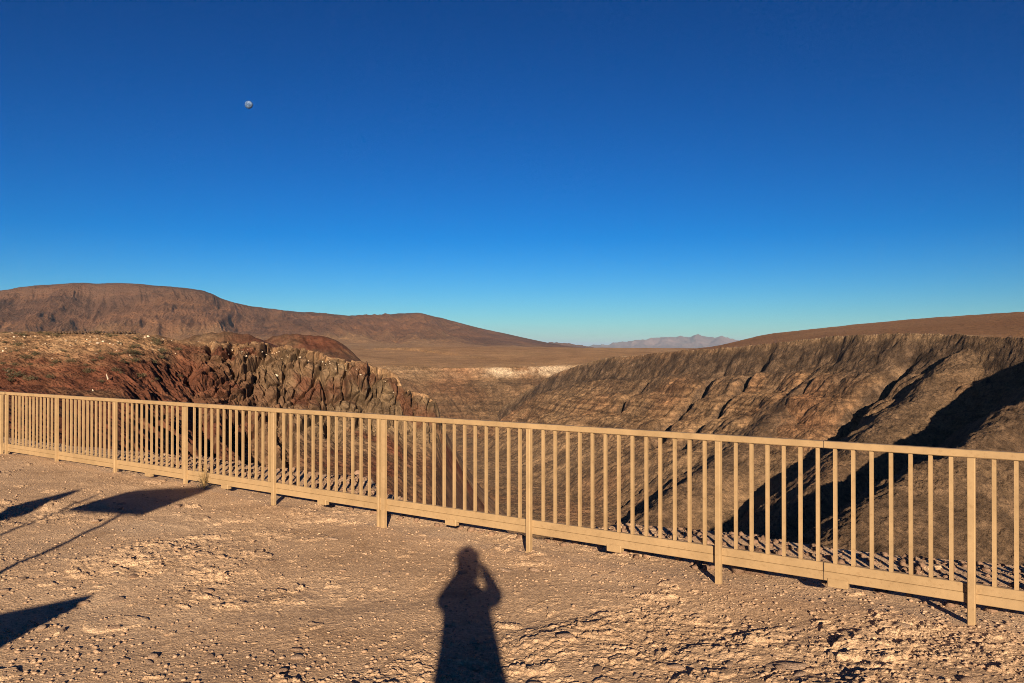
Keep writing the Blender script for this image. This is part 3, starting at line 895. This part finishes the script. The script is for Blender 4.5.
def tube(bm, a, b, r0, r1, n=10):
    a, b = Vector(a), Vector(b)
    d = (b - a).normalized()
    s = d.orthogonal().normalized(); w = d.cross(s)
    r = []
    for p, q in ((a, r0), (b, r1)):
        r.append([bm.verts.new(p + (s * math.cos(2 * math.pi * k / n) + w * math.sin(2 * math.pi * k / n)) * q) for k in range(n)])
    for k in range(n): bm.faces.new((r[0][k], r[0][(k + 1) % n], r[1][(k + 1) % n], r[1][k]))
    bm.faces.new(r[0][::-1]); bm.faces.new(r[1])

Y0 = 1.6
M_steel = mat_simple('brown_sign_post', (0.16, 0.09, 0.05), 0.6)
M_board = mat_simple('brown_sign_board', (0.13, 0.07, 0.04), 0.7)
a_, b_, c_, d_ = shadow_src(143, 516, Y0), shadow_src(219, 486.5, Y0), shadow_src(137, 490, Y0), shadow_src(62, 511, Y0)
p1 = shadow_src(110, 520.5, Y0); p2 = shadow_src(60, 510.5, Y0)
sign = empty('roadside_sign', (a_.x - 0.4, Y0, 0))
setp(sign, 'brown sign board on two thin legs beyond the left frame edge, known by its shadow', 'sign')
def slab(bm, quad, n, th):
    f = [bm.verts.new(Vector(q) + n * (th / 2)) for q in quad]; g = [bm.verts.new(Vector(q) - n * (th / 2)) for q in quad]
    bm.faces.new(f); bm.faces.new(g[::-1])
    for k in range(4): bm.faces.new((f[k], g[k], g[(k + 1) % 4], f[(k + 1) % 4]))
bm = bmesh.new(); slab(bm, [q - sign.location for q in (a_, b_, c_, d_)], Vector((0, 1, 0)), 0.03); bm_obj('board', bm, M_board, sign, 0.004)
for p_, rad_, zt in ((p1, 0.024, b_.z - .05), (p2, 0.020, c_.z - .1)):
    bm = bmesh.new(); tube(bm, (p_.x - sign.location.x, 0.045, -0.2), (p_.x - sign.location.x, 0.045, zt), rad_, rad_); bm_obj('post', bm, M_steel, sign)
# a narrow marker board, taller, further left
t_, l_, r_ = shadow_src(83, 489, Y0 - .4), shadow_src(5, 506, Y0 - .4), shadow_src(8, 517, Y0 - .4)
marker = empty('marker_post', (t_.x, Y0 - .4, 0))
setp(marker, 'narrow brown marker post with tapered top casting the upper thin shadow at left', 'marker post')
wid = 0.30
bm = bmesh.new(); slab(bm, [Vector((-wid, 0, l_.z)), Vector((0.02, 0, r_.z)), Vector((0.03, 0, t_.z)), Vector((-0.07, 0, t_.z - .02))], Vector((0, 1, 0)), 0.04); bm_obj('top_board', bm, M_board, marker, 0.004)
bm = bmesh.new(); slab(bm, [Vector((-wid, .04, -.2)), Vector((-.02, .04, -.2)), Vector((-.02, .04, l_.z + .05)), Vector((-wid, .04, l_.z))], Vector((0, 1, 0)), 0.035); bm_obj('post', bm, M_steel, marker, 0.004)
# low slanted information panel whose corner makes the pointed shadow
T_ = shadow_src(92, 594.5, 1.6)
Lc = shadow_src(-110, 637, 1.9)
Bc = shadow_src(-6, 650, 1.25)
Q_ = Lc + (Bc - T_)
panel = empty('information_panel', (T_.x - .3, 1.6, 0))
setp(panel, 'low slanted information panel beyond the left edge, seen as the pointed shadow', 'information panel')
nn = (Lc - T_).cross(Bc - T_).normalized()
bm = bmesh.new(); slab(bm, [q - panel.location for q in (T_, Lc, Q_, Bc)], nn, 0.03); bm_obj('board', bm, M_board, panel, 0.004)
for f_ in (0.25, 0.75):
    m_ = T_.lerp(Lc, f_).lerp(Bc.lerp(Q_, f_), 0.55) - panel.location
    bm = bmesh.new(); tube(bm, (m_.x, m_.y, -.2), (m_.x, m_.y, m_.z), .035, .035); bm_obj('leg', bm, M_steel, panel)

# ------------------------------------------------------------------ the photographer, behind the lens
def skin_obj(name, verts, edges, radii, mat, parent=None, sub=2, root=0):
    me = bpy.data.meshes.new(name)
    me.from_pydata(verts, edges, [])
    o = link(name, me, mat, parent)
    m = o.modifiers.new('skin', 'SKIN')
    m.use_smooth_shade = True
    for i, d in enumerate(me.skin_vertices[0].data):
        r = radii[i]
        d.radius = r if isinstance(r, tuple) else (r, r)
        d.use_root = i == root
    s = o.modifiers.new('sub', 'SUBSURF'); s.levels = sub; s.render_levels = sub
    return o

person = empty('person', (-0.01, -0.24, 0))
setp(person, 'person standing behind the lens in dark jacket, camera raised to the face, shadow falling ahead', 'person')
M_skin = mat_simple('skin', (0.55, 0.34, 0.25), 0.6)
M_hair = mat_simple('hair', (0.06, 0.04, 0.03), 0.7)
M_jacket = mat_simple('jacket_cloth', (0.06, 0.07, 0.10), 0.9)
M_jeans = mat_simple('trouser_cloth', (0.07, 0.08, 0.12), 0.9)
PHs = 1.0
vb = [(0, 0, 1.00), (0, .0, 1.18), (0, -.01, 1.46), (0, -.01, 1.62), (0, .01, 1.70), (0, .03, 1.82), (0, .025, 1.92),
      (-.13, -.01, 1.56), (-.185, .09, 1.51), (-.06, .17, 1.72), (.13, -.01, 1.57), (.235, .06, 1.555), (.10, .17, 1.77),
      (-.09, 0, .92), (-.10, .01, .50), (-.10, -.02, .10), (-.11, .12, .05), (.09, 0, .92), (.10, .01, .50), (.10, -.02, .10), (.11, .12, .05)]
eb = [(0, 1), (1, 2), (2, 3), (3, 4), (4, 5), (5, 6), (2, 7), (7, 8), (8, 9), (2, 10), (10, 11), (11, 12), (0, 13), (13, 14), (14, 15), (15, 16), (0, 17), (17, 18), (18, 19), (19, 20)]
rb = [(.15, .11), (.13, .10), (.13, .11), (.075, .07), (.058, .058), (.088, .10), (.070, .085), .055, .045, .030, .055, .045, .030, .085, .058, .042, .035, .085, .058, .042, .035]
skin_obj('body', vb, eb, rb, M_skin, person)
bm = bmesh.new(); prev = None
for zc, rx, ry, ox in ((.70, .30, .19, .015), (.85, .285, .185, .015), (1.0, .262, .175, .02), (1.18, .225, .155, .02), (1.32, .188, .14, .012), (1.44, .168, .13, .005), (1.54, .165, .12, 0), (1.61, .125, .10, 0), (1.655, .075, .075, 0)):
    ring = [bm.verts.new((ox + (0.84 if zc < 1.1 else 0.88 if zc < 1.25 else 0.94 if zc < 1.4 else 1.0) * rx * math.cos(a) * (1 + .05 * math.sin(3 * a + 11 * zc) + .03 * math.sin(7 * a - 17 * zc)), -.01 + ry * math.sin(a), zc + .012 * math.sin(4 * a))) for a in [2 * math.pi * k / 28 for k in range(28)]]
    if prev: [bm.faces.new((prev[k], prev[(k + 1) % 28], ring[(k + 1) % 28], ring[k])) for k in range(28)]
    else: bm.faces.new(ring[::-1])
    prev = ring
bm.faces.new(prev)
coat = bm_obj('coat', bm, M_jacket, person, 0, True)
for e_ in ([(-.10, -.01, 1.55), (-.15, -.01, 1.555), (-.19, .085, 1.50), (-.08, .15, 1.68)], [(.10, -.01, 1.56), (.15, -.01, 1.565), (.222, .055, 1.535), (.12, .15, 1.73)]):
    skin_obj('sleeve', e_, [(0, 1), (1, 2), (2, 3)], [.08, .075, .056, .042], M_jacket, coat)
vt = [(0, 0, .99), (-.09, 0, .90), (-.095, .01, .50), (-.10, -.02, .11), (.09, 0, .90), (.095, .01, .50), (.10, -.02, .11)]
skin_obj('trousers', vt, [(0, 1), (1, 2), (2, 3), (0, 4), (4, 5), (5, 6)], [(.16, .12), .105, .085, .075, .105, .085, .075], M_jeans, person)
skin_obj('hair', [(0, .0, 1.74), (0, .0, 1.80), (0, .0, 1.88), (0, .005, 1.94), (0, .01, 1.975)], [(0, 1), (1, 2), (2, 3), (3, 4)], [(.075, .065), (.10, .09), (.108, .11), (.082, .085), (.03, .03)], M_hair, person, root=1)
for sx_, hx in ((-1, -.06), (1, .10)):
    for k in range(4):
        z0 = (1.71 if sx_ < 0 else 1.76) + 0.018 * k - 0.02
        skin_obj('finger', [(hx, .165, z0), (hx - sx_ * .02, .195, z0 + .006), (hx - sx_ * .045, .205, z0 + .008), (hx - sx_ * .065, .20, z0 + .006)], [(0, 1), (1, 2), (2, 3)], [.010, .009, .0085, .007], M_skin, person, 1)
photo_cam = empty('photo_camera', (0.01, -0.05, EYE))
setp(photo_cam, 'small black camera held at the eye of the photographer', 'camera')
M_black = mat_simple('black_plastic', (0.02, 0.02, 0.02), 0.5)
bm = bmesh.new(); box_bm(bm, (0, -0.02, 0), (0.13, 0.045, 0.085)); bm_obj('camera_body', bm, M_black, photo_cam, 0.006)
bm = bmesh.new(); tube(bm, (-0.01, 0.0, 0), (-0.01, 0.042, 0), 0.034, 0.032, 24); bm_obj('lens', bm, M_black, photo_cam)
bm = bmesh.new(); box_bm(bm, (-0.01, -0.02, 0.052), (0.05, 0.04, 0.022)); bm_obj('viewfinder', bm, M_black, photo_cam, 0.004)

# ------------------------------------------------------------------ stones
def rock_me(name, seed, flatz=0.6, sub=2, sharp=0.8):
    rg = np.random.default_rng(seed)
    bm = bmesh.new()
    bmesh.ops.create_icosphere(bm, subdivisions=sub, radius=1.0)
    V = np.array([v.co[:] for v in bm.verts]); Fc = np.array([[v.index for v in f.verts] for f in bm.faces])
    bm.free()
    for _ in range(9):
        nrm = rg.normal(size=3); nrm /= np.linalg.norm(nrm)
        off = rg.uniform(0.45, 0.85)
        dd = V @ nrm - off
        V = V - np.where(dd > 0, dd * sharp, 0)[:, None] * nrm
    V *= np.array([rg.uniform(0.8, 1.25), rg.uniform(0.7, 1.1), flatz * rg.uniform(0.8, 1.2)])
    V *= (1 + 0.10 * rg.normal(size=len(V)))[:, None] if sub < 2 else (1 + 0.035 * rg.normal(size=len(V)))[:, None]
    return V, Fc
M_pale = mat_stone('pale_stone', (0.33, 0.225, 0.16), (0.42, 0.30, 0.22), (0.50, 0.38, 0.285), 3.0)
M_rub = mat_stone('rubble_stone', (0.17, 0.105, 0.072), (0.26, 0.172, 0.122), (0.36, 0.26, 0.19), 3.0)
M_white = mat_stone('white_boulder', (0.40, 0.32, 0.24), (0.50, 0.42, 0.33), (0.60, 0.53, 0.44), 3.0)
def stones_set(name, k, flat, mat, seed0):
    out = []
    for i in range(k):
        V, Fc = rock_me(name, seed0 + i, flat, 2)
        me = np_mesh(name, V, Fc); me.materials.append(mat); out.append(me)
    return out
pale_mes = stones_set('stone', 10, 0.5, M_pale, 10)
rub_mes = stones_set('rubble_stone', 10, 0.65, M_rub, 40)
def gz1(x, y): return float(ground_z(np.array([x]), np.array([y]))[0])
def ground_at(px, py):
    Z = 5.0
    for _ in range(6):
        p = P(px, py, Z); Z = (EYE - float(ground_z(np.array([p[0]]), np.array([p[1]]), False)[0])) * F / (py - HY)
    return P(px, py, Z)
def put_stone(me, x, y, s, rz, name, label, cat, group, sink=0.25, sc3=(1, 1, 1)):
    o = bpy.data.objects.new(name, me); col.objects.link(o)
    o.scale = (s * sc3[0], s * sc3[1], s * sc3[2])
    o.rotation_euler = (rng.uniform(-.2, .2), rng.uniform(-.2, .2), rz)
    o.location = (x, y, gz1(x, y) + s * sc3[2] * (0.5 - sink) * 0.5)
    return setp(o, label, cat, group)

# singled-out stones: px, py, width in px, squash, label
special = [(565, 644, 24, 0.6, 'rounded pale stone lying right of the long human shadow'),
           (783, 664, 52, 0.3, 'long flat cream stone slab sunk in the dust at the bottom right'),
           (797, 627, 18, 0.55, 'pale pinkish stone below the fence seam on open gravel'),
           (332, 541, 14, 0.7, 'lone pale cream stone on bare dust left of the wide double fence post'),
           (507, 569, 16, 0.5, 'flat pale stone just right of the shadow head'),
           (536, 570, 18, 0.5, 'low pale stone two steps right of the shadow head'),
           (114, 627, 13, 0.6, 'small tan stone just right of the pointed shadow tip'),
           (117, 575, 12, 0.7, 'small stone under the shadow of the sign post')]
for i, (px, py, w, sq, lab) in enumerate(special):
    p = ground_at(px, py); s = w / F * p[1] / 2
    put_stone(pale_mes[i % 10], p[0], p[1], s, rng.uniform(-.4, .4), 'stone', lab, 'stone', None, 0.35, (1.0, 0.75, sq))

def in_shadow_of_person(px): return 430 < px < 506
rs = np.random.default_rng(7)
n = 0
while n < 168:                                        # loose stones in front of the fence
    px, py = rs.uniform(-10, 1034), 470 + 225 * rs.random() ** 0.9
    if py < 463 + 0.150 * px + 14: continue
    p = ground_at(px, py)
    dens = float(n2(np.array([p[0] * .5]), np.array([p[1] * .5]), 33)[0])
    if dens < rs.uniform(-.5, .3): continue
    s = 0.014 + 0.042 * rs.random() ** 2.5
    put_stone(pale_mes[rs.integers(10)], p[0], p[1], s, rs.uniform(0, 6.3), 'stone', 'small pale stone lying loose on the dusty ground before the fence', 'stone', 'loose stones on the dust before the fence', 0.3, (1.1, 0.9, rs.uniform(.5, .9)))
    n += 1
n = 0
def edge_pt(tf, o):                                    # along the fence, beyond it
    q = fp(tf, -o); return q.x, q.y
while n < 120:                                         # the rubble behind the fence
    tf = rs.uniform(-0.5, 11.5)
    px = CX + F * fp(tf).x / fp(tf).y
    if 395 < px < 590 and rs.random() < 0.75: continue
    x, y = edge_pt(tf, rs.uniform(0.35, 1.9))
    d, sd, _ = poly_dist(np.array([x]), np.array([y]), edge_xy)
    if sd[0] > 0 and d[0] > 0.15: continue
    s = 0.025 + 0.06 * rs.random() ** 3
    put_stone(rub_mes[rs.integers(10)], x, y, s, rs.uniform(0, 6.3), 'stone', 'angular stone in the rubble strip just behind the fence', 'stone', 'rubble stones behind the fence', 0.2, (1.15, 0.9, rs.uniform(.7, 1.1)))
    n += 1

# fine gravel: one mass nobody could count
def scatter(name, xs, ys, sizes, seed, mat, sub=1):
    vs, fs_, off = [], [], 0
    protos = [rock_me('g', seed + i, 0.6, sub, 0.7) for i in range(8)]
    rg = np.random.default_rng(seed)
    zs = ground_z(xs, ys)
    which = rg.integers(8, size=len(xs)); ang = rg.uniform(0, 2 * math.pi, len(xs))
    for k in range(8):
        V, Fc = protos[k]
        ii = np.where(which == k)[0]
        if not len(ii): continue
        ca, sa = np.cos(ang[ii])[:, None], np.sin(ang[ii])[:, None]
        vx = (V[None, :, 0] * ca - V[None, :, 1] * sa) * sizes[ii][:, None] + xs[ii][:, None]
        vy = (V[None, :, 0] * sa + V[None, :, 1] * ca) * sizes[ii][:, None] + ys[ii][:, None]
        vz = V[None, :, 2] * sizes[ii][:, None] + (zs[ii] + 0.15 * sizes[ii])[:, None]
        vs.append(np.stack([vx, vy, vz], -1).reshape(-1, 3))
        fs_.append((Fc[None] + (off + np.arange(len(ii)) * len(V))[:, None, None]).reshape(-1, 3))
        off += len(ii) * len(V)
    me = np_mesh(name, np.vstack(vs), np.vstack(fs_))
    return setp(link(name, me, mat), kind='stuff')
def mat_gravel():
    n_ = NT('gravel_stone')
    c = n_.ramp(n_.noise(16, 3, 0.7), [(0.3, (0.22, 0.142, 0.093)), (0.5, (0.33, 0.225, 0.15)), (0.7, (0.44, 0.315, 0.22))])
    return n_.done(c)
M_grav = mat_gravel()
pyg = 455 + 245 * rs.random(26000); pxg = rs.uniform(-40, 1064, 26000)
Zg = (EYE + 0.05) * F / (pyg - HY)
xg, yg = (pxg - CX) / F * Zg, Zg
dn = fbm2(xg, yg, 1.6, 4, 77)
keep = (dn + rs.uniform(-.45, .45, len(xg)) > 0.02)
ndg = (xg - FA[0]) * FN[0] + (yg - FA[1]) * FN[1]
keep |= (ndg > -0.9) & (ndg < 0.3) & (rs.random(len(xg)) < 0.9)
keep &= ndg < 0.35
xg, yg = xg[keep], yg[keep]
scatter('gravel', xg, yg, 0.0035 + 0.016 * rs.random(len(xg)) ** 4, 900, M_grav)
tg = rs.uniform(-1, 12, 5200); og = 0.28 + 2.0 * rs.random(5200)
xg, yg = FA[0] + FD[0] * tg + FN[0] * og, FA[1] + FD[1] * tg + FN[1] * og
d, sd, _ = poly_dist(xg, yg, edge_xy)
keep = (sd < 0) | (d < 0.3)
M_rubg = mat_stone('broken_rubble', (0.18, 0.115, 0.078), (0.29, 0.198, 0.14), (0.41, 0.30, 0.22), 9.0)
scatter('rubble', xg[keep], yg[keep], 0.009 + 0.048 * rs.random(keep.sum()) ** 3.0, 950, M_rubg)

# ------------------------------------------------------------------ things on the spur
from mathutils.bvhtree import BVHTree
def bvh_of(o):
    me = o.data
    co = np.empty(len(me.vertices) * 3, np.float32); me.vertices.foreach_get('co', co)
    ix = np.empty(len(me.polygons) * 4, np.int32); me.polygons.foreach_get('vertices', ix) if False else me.loops.foreach_get('vertex_index', ix)
    return BVHTree.FromPolygons(co.reshape(-1, 3).tolist(), ix.reshape(-1, 4).tolist())
sb = bvh_of(spur_o)
def hit(px, py):
    d = Vector(((px - CX) / F, 1, (HY - py) / F)).normalized()
    r = sb.ray_cast(Vector((0, 0, EYE)), d)
    return r[0]
wht = stones_set('boulder', 5, 0.7, M_white, 70)
for px, py, w in ((90, 342, 2.5), (98, 343, 3.5), (103, 341.5, 3), (110, 343.5, 2.5), (118, 342, 3), (121, 344, 2.2), (145, 337.5, 4), (148, 336.5, 4), (14, 337, 3), (3, 351, 3), (163, 339.5, 3), (24, 336, 2.5), (66, 341, 2.5), (277, 375, 5), (322, 352, 4), (232, 350, 3), (262, 352, 3), (300, 357, 3), (246, 356, 3), (8, 371, 3), *[(float(a), float(np.interp(a, [230, 300, 350, 380, 400], [348, 354, 366, 378, 391])) + rs.uniform(-1, 7), rs.uniform(0.9, 2.2)) for a in rs.uniform(225, 402, 34)], *[(float(a), 334 + 26 * rs.random() ** 1.5, rs.uniform(0.9, 2.0)) for a in rs.uniform(0, 200, 34)]):
    h = hit(px, py)
    if h is None: continue
    o = bpy.data.objects.new('boulder', wht[rs.integers(5)]); col.objects.link(o)
    s = w / F * h.y / 2
    o.scale = (s, s, s); o.rotation_euler = (0, 0, rs.uniform(0, 6)); o.location = h
    setp(o, 'small white boulder lying on the tan top of the red spur', 'boulder', 'white boulders on the spur')
# two pale streaked slabs standing on the red slope
for px, py, w, hh, lab in ((108, 379, 2.6, 11, 'tall narrow white rock slab leaning on the dark red slope'), (93, 391, 2.2, 8, 'short white rock slab just above the top rail on the red slope')):
    h = hit(px, py)
    if h is None: continue
    o = bpy.data.objects.new('rock_slab', wht[rs.integers(5)]); col.objects.link(o)
    o.scale = (w / F * h.y / 2, w / F * h.y / 2, hh / F * h.y / 2 / 0.7); o.rotation_euler = (0, R(-18), 0.3); o.location = h
    setp(o, lab, 'rock slab')

def shrub_me(name, seed, nleaf, leaf, stems=9):
    rg = np.random.default_rng(seed)
    vs, fs_ = [], []
    for k in range(stems):
        a = rg.uniform(0, 6.28); l = rg.uniform(.5, 1.0)
        e = np.array([math.cos(a) * .6 * l, math.sin(a) * .6 * l, l * rg.uniform(.6, 1)])
        b = len(vs); s = np.array([-math.sin(a), math.cos(a), 0]) * 0.018
        vs += [-s, s, e + s * .4, e - s * .4]; fs_.append((b, b + 1, b + 2, b + 3))
    while nleaf > 0:
        p = rg.normal(size=3) * np.array([.42, .42, .30]) + np.array([0, 0, .48])
        r = np.linalg.norm((p - [0, 0, .4]) / [1, 1, .75])
        if p[2] < 0.03 or r > 1 or n2(np.array([p[0] * 3 + p[2]]), np.array([p[1] * 3 + p[2] * 2]), seed)[0] < -.12: continue
        a, c = rg.normal(size=3), rg.normal(size=3)
        a /= np.linalg.norm(a); c -= a * (a @ c); c /= np.linalg.norm(c)
        b = len(vs); s = leaf * rg.uniform(.6, 1.4)
        vs += [p - a * s, p + c * s * .4, p + a * s, p - c * s * .4]; fs_.append((b, b + 1, b + 2, b + 3)); nleaf -= 1
    return np_mesh(name, np.array(vs), np.array(fs_))
M_sage = mat_simple('sage_leaf', (0.075, 0.062, 0.034), 0.9, 0.35, 3.0)
M_dry = mat_simple('dry_stem', (0.24, 0.16, 0.07), 0.9, 0.35, 6.0)
shr = []
for i in range(4):
    me = shrub_me('shrub', 200 + i, 420, 0.09); me.materials.append(M_sage); shr.append(me)
k = 0
while k < 70:
    px, py = rs.uniform(0, 180), 333 + 50 * rs.random() ** 1.4
    h = hit(px, py)
    if h is None: continue
    o = bpy.data.objects.new('shrub', shr[rs.integers(4)]); col.objects.link(o)
    s = 0.35 + 0.55 * rs.random() ** 2
    o.scale = (s * 1.2, s * 1.2, s * .8); o.rotation_euler = (0, 0, rs.uniform(0, 6)); o.location = h - Vector((0, 0, .05))
    setp(o, 'low olive desert shrub on the left part of the rocky spur', 'shrub', 'desert shrubs on the spur'); k += 1

# the low dark wall of boulders on the skyline of the spur
wall = empty('stone_wall', P(93, 331, 139))
setp(wall, 'low dark row of stones along the top of the spur below the mountain', 'stone wall')
drk = stones_set('wall_stone', 4, 0.8, mat_stone('dark_stone', (0.05, 0.035, 0.028), (0.08, 0.055, 0.045), (0.12, 0.085, 0.065), 3.0), 120)
for px in np.arange(54, 136, 3.1):
    h = hit(px, 333.8)
    if h is None: h = Vector(P(px, 333, 140))
    o = bpy.data.objects.new('wall_stone', drk[rs.integers(4)]); col.objects.link(o); o.parent = wall
    o.scale = (.27, .27, .30); o.rotation_euler = (0, 0, rs.uniform(0, 6)); o.location = Vector((h.x, h.y, h.z + .22)) - wall.location

# the weed that grows through the bottom of the fence
p = fp(fence_t(209), 0.06)
weed = empty('weed', (p.x, p.y, gz1(p.x, p.y)))
setp(weed, 'thin dry weed growing up against the bottom rail of the fence', 'weed')
me = shrub_me('stems', 333, 70, 0.035, 60)
o = link('stems', me, M_dry, weed); o.scale = (.13, .13, .30)
me = shrub_me('leaves', 335, 260, 0.05, 4)
o = link('leaves', me, M_sage, weed); o.scale = (.17, .12, .16)
# dark boulder below the edge, seen between balusters
V, Fc = rock_me('boulder', 505, 0.9, 2)
me = np_mesh('boulder', V, Fc); me.materials.append(M_rub)
o = bpy.data.objects.new('boulder', me); col.objects.link(o)

# ------------------------------------------------------------------ moon
def mat_moon():
    n_ = NT('moon_surface')
    c = n_.ramp(n_.noise(1.6, 4, 0.6), [(0.42, (0.045, 0.085, 0.18)), (0.58, (0.115, 0.18, 0.33))])
    n_.b.inputs['Specular IOR Level'].default_value = 0
    return n_.done(c, None, 1.0)
bm = bmesh.new()
bmesh.ops.create_uvsphere(bm, u_segments=48, v_segments=24, radius=1.0)
moon = bm_obj('moon', bm, mat_moon(), None, 0, True)
mp = P(248.3, 104.3, 60000)
moon.location = mp
rm_ = 3.9 / F * 60000
moon.scale = (rm_, rm_, rm_)
setp(moon, 'small pale daytime moon high in the deep blue sky', 'moon')

h = hit(357, 474)
p = h if h is not None else Vector(P(357, 474, 80))
o.location = (p.x, p.y, p.z); o.scale = (0.75, 0.7, 0.9)
setp(o, 'dark boulder on the slope seen between the balusters left of the wide double post', 'boulder')
